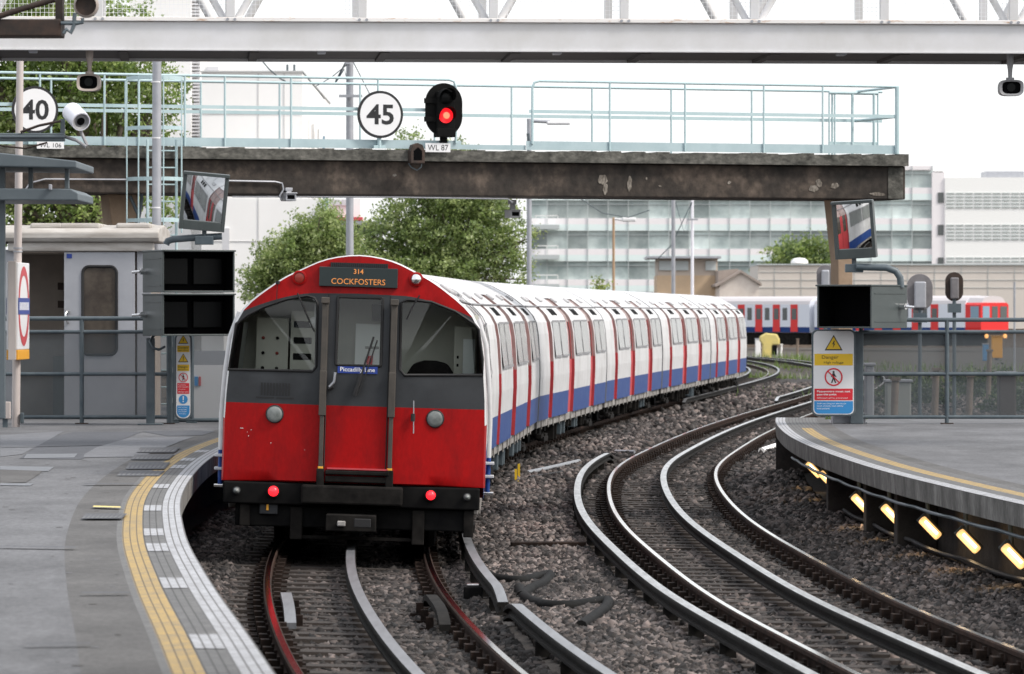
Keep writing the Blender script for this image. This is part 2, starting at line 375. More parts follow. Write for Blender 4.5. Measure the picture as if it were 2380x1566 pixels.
M['br_soffit'] = mat('br_soffit', (.06, .05, .045), .8, col2=(.04, .034, .03), scale=2)
M['br_mesh'] = mat_mesh('br_mesh', (.75, .76, .78), .2, (.05, .08))
M['concrete'] = mat('concrete', (.016, .014, .012), .9, col2=(.13, .10, .078), col3=(.042, .033, .027), scale=1.3, stretch=(1.0, 1, .9), lo=.34, hi=.72, bump=.4, bscale=14, grain=.4, gscale=9)
M['conc_lip'] = mat('conc_lip', (.035, .035, .03), .9, col2=(.135, .13, .115), scale=3.5, stretch=(.8, 1, 1.2), bump=.5, bscale=25, grain=.5, gscale=12)
M['conc_col'] = mat('conc_col', (.27, .19, .13), .9, col2=(.36, .27, .19), scale=2, bump=.3, bscale=20)
M['stain'] = mat('stain', (.10, .085, .07), .9, col2=(.24, .215, .185), scale=7, stretch=(2.5, 1, 1), lo=.4, hi=.6, grain=.4, gscale=20)
M['rail_blue'] = mat('rail_blue', (.40, .535, .56), .5, col2=(.46, .58, .60), scale=4)
M['toe_blue'] = mat('toe_blue', (.36, .47, .50), .55, col2=(.42, .53, .56), scale=3)
M['rail_rust'] = mat('rail_rust', (.19, .12, .12), .8, col2=(.3, .22, .22), scale=5)
M['sign_white'] = mat('sign_white', (.74, .74, .75), .4)
M['sign_black'] = mat('sign_black', (.012, .012, .014), .45)
M['sig_red'] = mat('sig_red', (.8, .02, .02), .3, emit=(1, .012, .02), estr=1.0)
M['sig_core'] = mat('sig_core', (.9, .2, .1), .3, emit=(1, .10, .05), estr=2.6)
M['galv'] = mat('galv', (.40, .41, .44), .45, .35, col2=(.33, .34, .37), scale=3)
M['pole_cream'] = mat('pole_cream', (.56, .50, .47), .55, col2=(.47, .42, .40), scale=2, stretch=(2, 2, .6))
M['fence'] = mat('fence', (.058, .08, .096), .45, col2=(.095, .12, .135), scale=5)
M['fence_mesh'] = mat_mesh('fence_mesh', (.105, .12, .13), .62)
M['shelter'] = mat('shelter', (.125, .15, .165), .5, col2=(.10, .125, .14), scale=2)
M['hut'] = mat('hut', (.36, .37, .40), .55, col2=(.31, .32, .35), scale=2)
M['hut_roof'] = mat('hut_roof', (.52, .50, .47), .7, col2=(.34, .31, .28), scale=3, stretch=(.5, 1, 3))
M['hut_in'] = mat('hut_in', (.50, .43, .37), .8, col2=(.42, .36, .31), scale=3)
M['wood_dk'] = mat('wood_dk', (.05, .03, .022), .7)
M['dk_glass'] = mat('dk_glass', (.045, .036, .03), .15, col2=(.09, .075, .06), scale=4, spec=.6)
M['box_grey'] = mat('box_grey', (.055, .068, .068), .42, col2=(.07, .083, .083), scale=3)
M['box_in'] = mat('box_in', (.003, .003, .0035), .9, spec=.05)
M['screen'] = mat('screen', (.004, .0045, .0045), .4, spec=.15)
M['mirror'] = mat('mirror', (.86, .88, .88), .02, 1.0)
M['yellow'] = mat('yellow', (.78, .50, .02), .5)
M['s_red'] = mat('s_red', (.62, .015, .03), .5)
M['s_blue'] = mat('s_blue', (.03, .24, .55), .5)
M['orange'] = mat('orange', (.75, .36, .03), .5)
M['roundel_red'] = mat('roundel_red', (.5, .06, .07), .5)
M['cctv_cream'] = mat('cctv_cream', (.34, .29, .26), .55)
M['cctv_grey'] = mat('cctv_grey', (.28, .28, .29), .5)
M['cctv_white'] = mat('cctv_white', (.78, .78, .84), .4)
M['rust_dk'] = mat('rust_dk', (.02, .016, .014), .8, col2=(.06, .035, .025), scale=6)
M['lamp_warm'] = mat('lamp_warm', (.8, .6, .35), .5, emit=(1, .56, .20), estr=.85)
M['lamp_core'] = mat('lamp_core', (.9, .8, .6), .5, emit=(1, .85, .55), estr=2.6)
def mat_leaf():
    m = bpy.data.materials.new('leaf'); m.use_nodes = True; n = m.node_tree; n.nodes.clear(); L = n.links.new
    o = n.nodes.new('ShaderNodeOutputMaterial'); a = n.nodes.new('ShaderNodeAttribute'); a.attribute_name = 'tint'
    d_ = n.nodes.new('ShaderNodeBsdfDiffuse'); t_ = n.nodes.new('ShaderNodeBsdfTranslucent'); x = n.nodes.new('ShaderNodeMixShader'); x.inputs[0].default_value = .55
    g = n.nodes.new('ShaderNodeBsdfGlossy'); g.inputs['Roughness'].default_value = .45; y = n.nodes.new('ShaderNodeMixShader'); y.inputs[0].default_value = .05
    L(a.outputs['Color'], d_.inputs[0]); L(a.outputs['Color'], t_.inputs[0]); L(d_.outputs[0], x.inputs[1]); L(t_.outputs[0], x.inputs[2]); L(x.outputs[0], y.inputs[1]); L(g.outputs[0], y.inputs[2]); L(y.outputs[0], o.inputs[0]); return m
M['leaf'] = mat_leaf()
M['bark'] = mat('bark', (.10, .08, .06), .9, col2=(.16, .13, .10), scale=6)
M['b_white'] = mat('b_white', (.88, .87, .855), .7, col2=(.85, .84, .825), scale=.6)
M['b_joint'] = mat('b_joint', (.5, .5, .5), .8)
M['louvre'] = mat('louvre', (.6, .6, .62), .6)
M['b_bluepost'] = mat('b_bluepost', (.22, .33, .42), .5)
M['off_span'] = mat('off_span', (.86, .82, .83), .6)
M['off_teal'] = mat('off_teal', (.76, .86, .845), .3)
M['off_glass'] = mat('off_glass', (.27, .33, .325), .1, col2=(.52, .59, .575), scale=.2, lo=.4, hi=.62, rnd_obj=.4, spec=.6)
M['off_mull'] = mat('off_mull', (.48, .52, .52), .5)
M['off_louv'] = mat('off_louv', (.9, .9, .88), .6)
M['off_gap'] = mat('off_gap', (.42, .46, .45), .6)
M['tan'] = mat('tan', (.60, .44, .29), .8, col2=(.54, .40, .27), scale=1.5)
M['tan_up'] = mat('tan_up', (.50, .43, .37), .8)
M['gable'] = mat('gable', (.70, .63, .56), .8, col2=(.62, .54, .48), scale=2)
M['tiles'] = mat('tiles', (.36, .30, .26), .8, col2=(.30, .25, .22), scale=2)
M['shed'] = mat('shed', (.64, .585, .53), .7, col2=(.60, .55, .50), scale=.5)
M['d_body'] = mat('d_body', (.70, .73, .80), .4)
M['d_roof'] = mat('d_roof', (.55, .52, .53), .6)
M['d_red'] = mat('d_red', (.68, .02, .02), .4)
M['d_win'] = mat('d_win', (.10, .11, .11), .2)
M['lamp_or'] = mat('lamp_or', (.9, .5, .2), .4, emit=(1, .45, .12), estr=2)
M['woodpole'] = mat('woodpole', (.40, .27, .17), .8)
M['wood_grey'] = mat('wood_grey', (.16, .12, .095), .9, col2=(.24, .19, .15), scale=6)
M['tarp'] = mat('tarp', (.05, .20, .42), .5, col2=(.12, .32, .55), scale=6)
M['pipe'] = mat('pipe', (.006, .006, .006), .75, col2=(.014, .014, .0135), scale=8, spec=.12)
M['pipe_y'] = mat('pipe_y', (.72, .58, .18), .6, col2=(.6, .5, .2), scale=3)
M['cover_pale'] = mat('cover_pale', (.55, .5, .44), .7, col2=(.4, .36, .31), scale=3)
M['sig_back'] = mat('sig_back', (.20, .19, .195), .7, col2=(.15, .14, .145), scale=5)
# ------------------------------------------------------------------ the setting: ground, platforms
def np_mesh(name, V, faces_n, idx, mats, tint=None, loc=(0, 0, 0), mi=None):
    me = bpy.data.meshes.new(name); nf = len(idx) // faces_n
    me.vertices.add(len(V)); me.vertices.foreach_set('co', np.asarray(V, np.float32).ravel())
    me.loops.add(len(idx)); me.loops.foreach_set('vertex_index', np.asarray(idx, np.int32))
    me.polygons.add(nf); me.polygons.foreach_set('loop_start', np.arange(0, nf * faces_n, faces_n, dtype=np.int32))
    if mi is not None: me.polygons.foreach_set('material_index', mi)
    if tint is not None:
        a = me.color_attributes.new('tint', 'FLOAT_COLOR', 'POINT'); a.data.foreach_set('color', np.asarray(tint, np.float32).ravel())
    for m in mats: me.materials.append(m)
    me.update(calc_edges=True); o = bpy.data.objects.new(name, me); C.objects.link(o); o.location = loc; return o

def sheet(name, m, pts, kind='structure'):
    mb = MB(); mb.add(pts, [tuple(range(len(pts)))]); return tag(mb.build(name, m), kind=kind)

sheet('ground', M['earth'], [(-1500, -60, -.34), (1500, -60, -.34), (1500, 4000, -.34), (-1500, 4000, -.34)])
def base_h(x, Y):
    a = abs(x - LA.X(Y)); b = abs(x - LB.X(Y)); q = min(a, b); t = min(max((q - .88) / .35, 0), 1)
    e = min(max((x - ER.X(Y) + .3) / .5, 0), 1) if Y < 75 else 0
    return -.214 + .062 * t * t * (3 - 2 * t) + .05 * e
def ballast_bed():
    xs = np.arange(-9, 24, .3); ys = np.arange(16, 190, .6); V = []; I = []; n = len(xs)
    for Y in ys:
        for x in xs: V.append((x, Y, base_h(x, Y) if Y < 120 else -.2))
    for j in range(len(ys) - 1):
        for i in range(n - 1): I += [j * n + i, j * n + i + 1, (j + 1) * n + i + 1, (j + 1) * n + i]
    o = np_mesh('ballast_bed', V, 4, I, [M['ballast']]); o['kind'] = 'structure'
ballast_bed()

def stones():
    rg = np.random.default_rng(3); XY = []
    for Y0, Y1, den in ((31.5, 42, 720), (42, 50, 480), (50, 60, 290), (60, 80, 110), (80, 112, 42), (112, 165, 12)):
        x0, x1 = -5.5, .135 * Y1 + .4; n = int((x1 - x0) * (Y1 - Y0) * den)
        p = np.stack([rg.uniform(x0, x1, n), rg.uniform(Y0, Y1, n)], 1)
        el = np.interp(p[:, 1], EL.y, EL.x) - .25; er = np.where(p[:, 1] < 74, np.interp(p[:, 1], ER.y, ER.x) + .4, 99)
        p = p[(p[:, 0] > el) & (p[:, 0] < er) & (p[:, 0] < .13 * p[:, 1] + .3)]
        a = np.abs(p[:, 0] - np.interp(p[:, 1], LA.y, LA.x)); b = np.abs(p[:, 0] - np.interp(p[:, 1], LB.y, LB.x))
        q = np.minimum(a, b); ok = (np.abs(q - .7525) > .09) & (np.abs((p[:, 0] - np.interp(p[:, 1], LA.y, LA.x)) - 1.165) > .07) & (np.abs((p[:, 0] - np.interp(p[:, 1], LB.y, LB.x)) + 1.165) > .07) & (q > .07)
        # sleepers stay mostly bare
        near = np.where(a < b, np.interp(p[:, 1], LA.y, LA.arc), np.interp(p[:, 1], LB.y, LB.arc)); ph = (near / .68) % 1.0
        nz = .5 + .5 * np.sin(p[:, 0] * .9 + p[:, 1] * .55) * np.sin(p[:, 1] * .31 + 2 * p[:, 0]); bare = (q < .72) & ((ph < .17) | (ph > .83)) & (rg.random(len(p)) < .35 + .6 * nz); XY.append(p[ok & ~bare])
    p = np.concatenate(XY); n = len(p)
    z = np.array([base_h(x, y) for x, y in p]); sz = rg.uniform(.014, .032, n) * (1 + np.clip((p[:, 1] - 50) / 60, 0, 1.8))
    base = np.array([(i, j, k) for i in (-1, 1) for j in (-1, 1) for k in (-1, 1)], float)
    fq = np.array([(0, 1, 3, 2), (4, 6, 7, 5), (0, 4, 5, 1), (2, 3, 7, 6), (0, 2, 6, 4), (1, 5, 7, 3)])
    A = base[None] * (1 + rg.uniform(-.45, .35, (n, 8, 3))) * rg.uniform(.7, 1.3, (n, 1, 3))
    an = rg.uniform(0, 6.28, (n, 3)); c, s = np.cos(an), np.sin(an)
    def rot(A, i, j, c, s):
        a, b = A[:, :, i].copy(), A[:, :, j].copy(); A[:, :, i] = a * c[:, None] - b * s[:, None]; A[:, :, j] = a * s[:, None] + b * c[:, None]
    rot(A, 0, 1, c[:, 0], s[:, 0]); rot(A, 1, 2, c[:, 1], s[:, 1]); rot(A, 0, 2, c[:, 2], s[:, 2])
    A = A * sz[:, None, None]; A[:, :, 0] += p[:, :1]; A[:, :, 1] += p[:, 1:]; A[:, :, 2] += (z + rg.uniform(-.005, .03, n))[:, None]
    idx = (np.arange(n)[:, None, None] * 8 + fq[None]).reshape(-1)
    patch = .5 + .5 * np.sin(p[:, 0] * 1.3 + np.sin(p[:, 1] * .5) * 2) * np.sin(p[:, 1] * .37 + 1)
    cl = .5 + .5 * np.sin(p[:, 0] * 4.1 + 1.7 * np.sin(p[:, 1] * 2.3)) * np.sin(p[:, 1] * 3.1 + p[:, 0]); oil = np.minimum(np.abs(p[:, 0] - np.interp(p[:, 1], LA.y, LA.x)), np.abs(p[:, 0] - np.interp(p[:, 1], LB.y, LB.x)))
    k = (.04 + .66 * rg.random(n) ** 2.2) * (.6 + .6 * patch) * np.where(oil < 1.3, .75, 1.0)
    rd = np.abs(oil - .7525); k = k * np.where(oil < 1.5, .55 + .45 * np.clip((rd - .08) / .3, 0, 1), 1); k = k * (.7 + .6 * cl); warm = rg.uniform(0, 1, (n, 1)) * (.2 + .55 * patch[:, None]); col = k[:, None] * (np.array([[1, .93, .90]]) * (1 - warm) + np.array([[1.0, .80, .72]]) * warm)
    tint = np.concatenate([np.repeat(col[:, None], 8, 1), np.ones((n, 8, 1))], 2).reshape(-1, 4)
    o = np_mesh('ballast_stones', A.reshape(-1, 3), 4, idx, [M['stone']], tint); tag(o, kind='stuff', label='grey brown crushed ballast stones between and beside the rails')
stones()

def strip(name, m, ln, Y0, Y1, o0, o1, z0, z1=None, side=1, step=.5, uv=False, kind='structure'):
    """band along a plan curve between two offsets (o may be a function of Y); side +1 lies to the right of the curve"""
    z1 = z0 if z1 is None else z1; n = max(2, int((Y1 - Y0) / step)); V = []; UV = []
    for k in range(n + 1):
        Y = Y0 + (Y1 - Y0) * k / n
        for o, z in ((o0, z0), (o1, z1)):
            q = o(Y) if callable(o) else o; v = ln.off(Y, side * q, z); V.append(tuple(v)); UV.append((ln.S(Y), q))
    mb = MB(); mb.add(V, [(2 * k, 2 * k + 1, 2 * k + 3, 2 * k + 2) for k in range(n)])
    o = mb.build(name, m, loc=(0, 0, 0)); me = o.data; u = me.uv_layers.new(name='UVMap')
    for l in me.loops: u.data[l.index].uv = UV[l.vertex_index]
    return tag(o, kind=kind)

def platform(ln, Y0, Y1, side, far, ydash):
    strip('platform_edge_line', M['t_white'], ln, Y0, Y1, 0, .155, HP_, side=side)
    strip('platform_tactile_strip', M['t_grey'], ln, Y0, Y1, .155, .31, HP_, side=side)
    strip('platform_yellow_line', M['t_yellow'], ln, Y0, ydash, .31, .46, HP_, side=side)
    strip('platform_tactile_strip', M['t_grey'], ln, Y0, Y1, .46, .62 if side > 0 else .5, HP_, side=side)
    if ydash < Y1: strip('platform_tactile_strip', M['t_grey'], ln, ydash, Y1, .31, .46, HP_, side=side)
    a = .62 if side > 0 else .5
    strip('platform_surface', M['asphalt_dark'], ln, Y0, Y1, a, .86 if side < 0 else .8, HP_, side=side)
    strip('platform_surface', M['asphalt'], ln, Y0, Y1, .86 if side < 0 else .8, far, HP_, side=side)
    strip('platform_coping', M['coping'], ln, Y0, Y1, 0, .012, HP_ - .003, HP_ - .2, side=side)
    strip('platform_coping', M['dark_brick'], ln, Y0, Y1, .012, .68, HP_ - .2, side=side)
    strip('platform_wall', M['dark_brick'], ln, Y0, Y1, .68, .68, HP_ - .2, -.4, side=side)
platform(EL, 15, 82, -1, 12, 82)
platform(ER, 23, 72.7, 1, 12, 66)
mb = MB(); a, b = ER.off(72.7, 0), ER.off(72.7, 12)
mb.quad((a.x, a.y, HP_), (b.x, b.y, HP_), (b.x, b.y, -.4), (a.x, a.y, -.4)); tag(mb.build('platform_wall', M['dark_brick']), kind='structure')

def up_at(ln, y): return (CH - HP_) * F / (y - HY)
# white squares painted on the tactile strip of the left platform, patches and metal covers in the asphalt
for y, l in ((1049, .5), (1068, .5), (1085, .55), (1130, .5), (1181, .55), (1237, .55), (1272, .55), (1355, .55), (1491, .5)):
    Y = up_at(EL, y); strip('platform_white_marking', M['t_white'], EL, Y - l, Y + l, .16, .305, HP_ + .004, side=-1, step=.2)
PZ = [.004]
def patch(name, m, pts, z=.004): PZ[0] += .00025; z = PZ[0]; mb = MB(); mb.add([tuple(G(x, y, HP_) + Vector((0, 0, z))) for x, y in pts], [tuple(range(len(pts)))]); tag(mb.build(name, m), kind='structure')
patch('platform_patch', M['asphalt_patch'], [(112, 1018), (172, 1004), (330, 1004), (290, 1020), (215, 1052), (190, 1068), (45, 1066)])
patch('platform_patch', M['asphalt_patch'], [(330, 1003), (455, 1000), (500, 1003), (470, 1012), (390, 1014)])
patch('platform_patch', M['asphalt_pale'], [(0, 1012), (150, 1002), (118, 1020), (52, 1056), (0, 1062)])
patch('platform_patch', M['asphalt_pale'], [(196, 1056), (225, 1040), (300, 1018), (450, 1016), (420, 1026), (330, 1062), (194, 1064)])
patch('platform_patch', M['asphalt_dark'], [(0, 1090), (100, 1092), (92, 1102), (60, 1122), (0, 1124)])
for pts in ([(62, 1056), (180, 1055), (172, 1064), (55, 1066)], [(0, 1084), (125, 1086), (112, 1096), (0, 1092)], [(0, 1124), (78, 1125), (70, 1130), (0, 1129)]):
    patch('platform_cover_plate', M['steel_cover'], pts, .008)
for x0, x1, y, hh in ((272, 370, 1101, 6), (292, 382, 1084, 8), (305, 392, 1064, 6), (318, 405, 1048, 6), (190, 282, 1204, 6)):
    patch('platform_ribbed_patch', M['asphalt_patch'], [(x0, y + hh), (x0 + 8, y - hh), (x1 + 14, y - hh), (x1, y + hh)], .006)
    n_ = 9
    for q in range(n_): u0 = q / n_; u1 = u0 + .6 / n_; patch('platform_rib', M['asphalt'], [(x0 + (x1 - x0) * u0, y + hh * .8), (x0 + 8 + (x1 - x0 + 6) * u0, y - hh * .8), (x0 + 8 + (x1 - x0 + 6) * u1, y - hh * .8), (x0 + (x1 - x0) * u1, y + hh * .8)])
patch('platform_yellow_marking', M['pipe_y'], [(215, 1183), (218, 1180), (280, 1182), (280, 1185)], .006)

for pts in ([(0, 1274), (176, 1277), (176, 1279), (0, 1276)], [(196, 1128), (330, 1127), (330, 1128.5), (196, 1129.5)], [(190, 1384), (300, 1383), (300, 1385), (190, 1386)], [(0, 1041), (240, 1035), (240, 1036), (0, 1042)], [(60, 1505), (210, 1503), (210, 1505), (60, 1507)]):
    patch('platform_joint', M['asphalt_patch'], pts)
rg = random.Random(21); mb = MB()
for k in range(230):
    Y = rg.uniform(20.5, 60) ; o = rg.uniform(.5, 4.5); c = EL.off(Y, -o, HP_ + .0022); r = rg.uniform(.012, .035)
    mb.add([tuple(c + Vector((r * math.cos(a) * rg.uniform(.7, 1.2), r * math.sin(a) * rg.uniform(.7, 1.2), 0))) for a in [q * math.pi / 4 for q in range(8)]], [tuple(range(8))], 0 if rg.random() < .7 else 1)
tag(mb.build('platform_stain', [M['dark_brick'], M['asphalt_pale']]), kind='structure')

# ------------------------------------------------------------------ railway tracks
RAIL = [(-.022, 0), (.022, 0), (.035, -.01), (.036, -.04), (.011, -.052), (.011, -.11), (.03, -.125), (.03, -.15), (-.03, -.15), (-.03, -.125), (-.011, -.11), (-.011, -.052), (-.036, -.04), (-.035, -.01)]
RMI = [0] + [1] * 13
COND = [(-.042, 0), (.042, 0), (.05, -.012), (.05, -.035), (.016, -.045), (.016, -.08), (.05, -.09), (.05, -.11), (-.05, -.11), (-.05, -.09), (-.016, -.08), (-.016, -.045), (-.05, -.035), (-.05, -.012)]
CMI = [0] + [1] * 13
def sleeper_mesh():
    mb = MB(); mb.box((0, 0, -.22), (2.5, .26, .13), 0)
    for s in (-1, 1):
        for q in (-1, 1): mb.box((s * .7525 + q * .082, 0, -.115), (.075, .15, .075), 1); mb.box((s * .7525 + q * .047, 0, -.085), (.022, .09, .06), 1)
        mb.box((s * .7525, 0, -.148), (.34, .18, .02), 1)
    return mb
def track(label, ln, Yn, segs, cant, top, ctop, centre=True):
    t = thing('railway_track', label, 'railway track', (ln.X(30), 30, -.155)); t['group'] = 'curving railway tracks'
    for s in (-1, 1):
        mb = MB(); mb.sweep(RAIL, ln.path(Yn, 300, s * .7525, -s * cant), RMI); mb.build('running_rail', [M[top], M['rail_side']], t, smooth=30, world=True)
    if centre: mb = MB(); mb.sweep(COND, ln.path(Yn, 300, 0, .035), CMI); mb.build('conductor_rail', [M[ctop], M['con_side']], t, smooth=30, world=True)
    for Y0, Y1, o in segs:
        def zz(Y): return .075 - .09 * max(0, 1 - (Y - Y0) / 1.1) ** 2 - .09 * max(0, 1 - (Y1 - Y) / 1.1) ** 2
        mb = MB(); mb.sweep(COND, ln.path(Y0, Y1, o, zz, .3), CMI)
        for k in range(int((min(Y1, 110) - Y0 - 1) / 2.04)):
            c = ln.off(Y0 + 1 + k * 2.04, o, -.09); mb.box(c, (.12, .14, .12), 1)
        mb.build('conductor_rail', [M[ctop], M['con_side']], t, smooth=30, world=True)
    a0 = math.ceil(ln.S(30.5) / .68) * .68; first = None; rest = MB()
    for k in range(250):
        c = ln.at(a0 + k * .68); tt = ln.tan(c.y); rz = -math.atan2(tt.x, tt.y) + rnd.uniform(-.012, .012)
        if k < 97:
            if first is None: o = first = sleeper_mesh().build('sleeper', [M['sleeper'], M['iron']], t)
            else: o = first.copy(); C.objects.link(o); o.parent = t
            o.location = c - t.location + Vector((0, 0, rnd.uniform(-.008, .004))); o.rotation_euler = (0, cant / .7525, rz)
        elif k < 235:
            rest.box(c + Vector((0, 0, -.22)), (2.5, .26, .13), 0, Matrix.Rotation(rz, 3, 'Z'))
            for s in (-1, 1): rest.box(c + Vector((s * .7525, 0, -.12)), (.22, .15, .07), 1)
    r = rest.build('sleeper', [M['sleeper'], M['iron']], t, world=True); r['kind'] = 'stuff'
    return t
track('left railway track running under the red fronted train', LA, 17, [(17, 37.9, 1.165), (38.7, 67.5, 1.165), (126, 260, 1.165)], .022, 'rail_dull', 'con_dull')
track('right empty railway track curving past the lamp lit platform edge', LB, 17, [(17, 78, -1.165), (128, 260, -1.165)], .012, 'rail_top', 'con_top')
# short bars standing beside the rails in front of the train
def guard(label, off, Y0, Y1):
    mb = MB(); z = .02
    mb.sweep([(-.045, 0), (.045, 0), (.045, -.05), (-.045, -.05)], LA.path(Y0, Y1, off, lambda Y: z - .10 * abs((Y - (Y0 + Y1) / 2) / ((Y1 - Y0) / 2)) ** 4, .15), 0)
    t = thing('guard_bar', label, 'guard bar', LA.off((Y0 + Y1) / 2, off, -.16), group='short guard bars beside the running rails')
    mb.build('bar', [M['con_side'] if off > 0 else M['con_dull']], t, smooth=30, world=True)
    for k in range(3):
        q = MB(); c = LA.off(Y0 + (Y1 - Y0) * (.2 + .3 * k), off + (.08 if off < 0 else -.09), -.1); q.box(c + Vector((0, 0, -.01)), (.06, .07, .1), 0); q.box(c + Vector((0, 0, -.06)), (.16, .12, .03), 0); q.build('bracket', [M['iron']], t, world=True)
guard('pale grey guard bar inside the left rail of the train track', -.60, 37.2, 40.4)
guard('dark rusty guard bar inside the right rail of the train track', .60, 36.9, 40.0)

def ball(x, y, z=-.12): return G(x, y, z)
def conduit(label, pts, r=.05):
    P3 = [ball(*p) + Vector((0, 0, r * .4)) for p in pts]; n = len(P3); dn = []; rr = []
    for i in range(n - 1):
        for k in range(10):
            u = k / 10; a = P3[max(i - 1, 0)]; b = P3[i]; c = P3[i + 1]; e = P3[min(i + 2, n - 1)]
            dn.append(.5 * (2 * b + (c - a) * u + (2 * a - 5 * b + 4 * c - e) * u * u + (3 * b - a - 3 * c + e) * u ** 3))
    dn.append(P3[-1]); rr = [r * (1 + .07 * (k % 2)) for k in range(len(dn))]
    mb = MB(); mb.tube(dn, rr, 10); return tag(mb.build('cable_conduit', M['pipe'], smooth=60), label, 'cable conduit', 'black conduits lying on the ballast')
conduit('black conduit in a zigzag bend nearest the conductor rail end', [(1128, 1342), (1165, 1352), (1210, 1356), (1250, 1347), (1278, 1342), (1262, 1362), (1232, 1376), (1212, 1392)])
conduit('long ribbed black conduit bending back at its far right end', [(1206, 1372), (1222, 1396), (1262, 1412), (1320, 1415), (1385, 1406), (1412, 1404), (1408, 1420), (1385, 1438), (1350, 1462)])
mb = MB(); a, b = ball(1212, 1274), ball(1335, 1268)
mb.box((a + b) / 2 + Vector((0, 0, .02)), ((b - a).length, .22, .07), 0, Matrix.Rotation(.06, 3, 'Z')); tag(mb.build('timber_plank', M['iron'], bevel=.01), 'dark flat plank lying on ballast between the two tracks', 'plank')
# feeder box beside the conductor rail gap
q = thing('cable_box', 'dark cable box with pale lid at the conductor rail gap', 'cable box', ball(1100, 1395, -.16))
o = q.location; MB().box(o + Vector((0, 0, .06)), (.17, .24, .13)).build('housing', M['black'], q, bevel=.012, world=True)
MB().box(o + Vector((0, 0, .135)), (.11, .15, .02)).build('lid', M['con_top'], q, bevel=.008, world=True)
MB().tube([o + Vector((.12, -.1, .08)), o + Vector((.2, -.2, .1)), o + Vector((.24, -.1, .0))], .02).build('cable', M['blackrub'], q, smooth=60, world=True)
# thin pipes and cables on the ballast beyond, in front of the train side
for lab, pts, r, m in (('thin grey pipe on ballast from train side to conductor rail', [(1225, 1100), (1290, 1086), (1345, 1073)], .045, 'con_dull'),
                       ('dark thin cable on ballast just below the grey pipe', [(1230, 1108), (1300, 1098), (1350, 1082)], .02, 'blackrub'),
                       ('short white pipe lying near the tip of the right platform', [(1770, 1048), (1800, 1038), (1840, 1030)], .06, 'b_white'),
                       ('pale pipe crossing the ballast beyond the conductor rail end', [(1430, 1049), (1475, 1050)], .03, 'galv')):
    mb = MB(); mb.tube([ball(x, y, -.1) for x, y in pts], r, 8); tag(mb.build('ground_pipe', M[m], smooth=60), lab, 'pipe')
for lab, x, y in (('small yellow marker post at the conductor rail ramp, taller one', 1206, 1112), ('small yellow marker post at the conductor rail ramp, shorter one', 1199, 1120)):
    mb = MB(); mb.box(ball(x, y) + Vector((0, 0, .1)), (.035, .035, .24 if x > 1200 else .18)); mb.box(ball(x, y) + Vector((0, 0, .0)), (.1, .1, .04)); tag(mb.build('marker_post', M['yellow']), lab, 'marker post', 'yellow markers by the rail')

# ------------------------------------------------------------------ trees and weeds
def leaves(rg, blobs, n, size, cols, per=26):
    """leaf sized faces in clumps spread through ellipsoid volumes; every leaf keeps one natural green"""
    vol = np.array([b[3] * b[4] * b[5] for b in blobs]); pick = rg.choice(len(blobs), n // per, p=vol / vol.sum()); B = np.array(blobs)[pick]
    d = rg.normal(size=(len(pick), 3)); d /= np.linalg.norm(d, axis=1)[:, None]; rad = rg.random(len(pick))[:, None] ** .42 * rg.uniform(.75, 1.12, (len(pick), 1))
    c = B[:, :3] + d * rad * B[:, 3:6]; cs = rg.uniform(.5, 1.3, (len(pick), 1, 1)) * size * 2.6
    pos = (c[:, None] + rg.normal(size=(len(pick), per, 3)) * cs * np.array([1, 1, .75])).reshape(-1, 3); k = len(pos)
    u = rg.normal(size=(k, 3)); u /= np.linalg.norm(u, axis=1)[:, None]; v = rg.normal(size=(k, 3)); v -= u * (u * v).sum(1)[:, None]; v /= np.linalg.norm(v, axis=1)[:, None]
    s = size * rg.uniform(.6, 1.3, (k, 1)); V = np.stack([pos - u * s, pos + v * s * .55, pos + u * s, pos - v * s * .55], 1).reshape(-1, 3)
    ci = rg.integers(0, len(cols), len(pick)); cc = np.array(cols)[ci] * rg.uniform(.75, 1.25, (len(pick), 1)); cc = np.repeat(cc, per, 0) * rg.uniform(.85, 1.18, (k, 1))
    tint = np.concatenate([np.repeat(cc, 4, 0), np.ones((4 * k, 1))], 1); return V, np.arange(4 * k), tint
def tree(name, label, base, h_tr, blobs, n, size, cols, seed, group='trees beyond the gantry', r=.16, cat='tree'):
    """blobs: (dx, dy, z, rx, ry, rz) relative to the base"""
    t = thing(name, label, cat, base, group=group); rg = np.random.default_rng(seed); rr = random.Random(seed)
    V, I, T = leaves(rg, blobs, n, size, cols); o = np_mesh('crown', V, 4, I, [M['leaf']], T); o.parent = t
    mb = MB(); mb.tube([(0, 0, -.3), (rr.uniform(-.1, .1), 0, h_tr * .5), (rr.uniform(-.2, .2), 0, h_tr)], [r, r * .8, r * .6], 8)
    for b in blobs:
        for _ in range(4):
            e = Vector((b[0] + rr.uniform(-.7, .7) * b[3], b[1] + rr.uniform(-.7, .7) * b[4], b[2] + rr.uniform(-.5, .7) * b[5])); s = Vector((0, 0, h_tr * rr.uniform(.6, 1)))
            mb.tube([s, s.lerp(e, .5) + Vector((0, 0, .25)), e], [r * .5, r * .3, r * .08], 6)
    mb.build('trunk', M['bark'], t, smooth=60); return t
G1 = [(.23, .33, .085), (.28, .38, .105), (.17, .25, .065), (.35, .43, .14)]
G2 = [(.30, .38, .13), (.25, .335, .11), (.37, .44, .17), (.20, .275, .09)]
G3 = [(.17, .24, .06), (.22, .30, .075), (.28, .35, .11), (.10, .16, .05)]
def blob(px, py, rx, rz, Y, base, dy=0, ry=None):
    c = P(px, py, Y + dy); k = Y / F; return (c.x - base[0], dy, c.z - base[2], rx * k, ry or rx * k, rz * k)
B = (-8.6, 98, -.2)
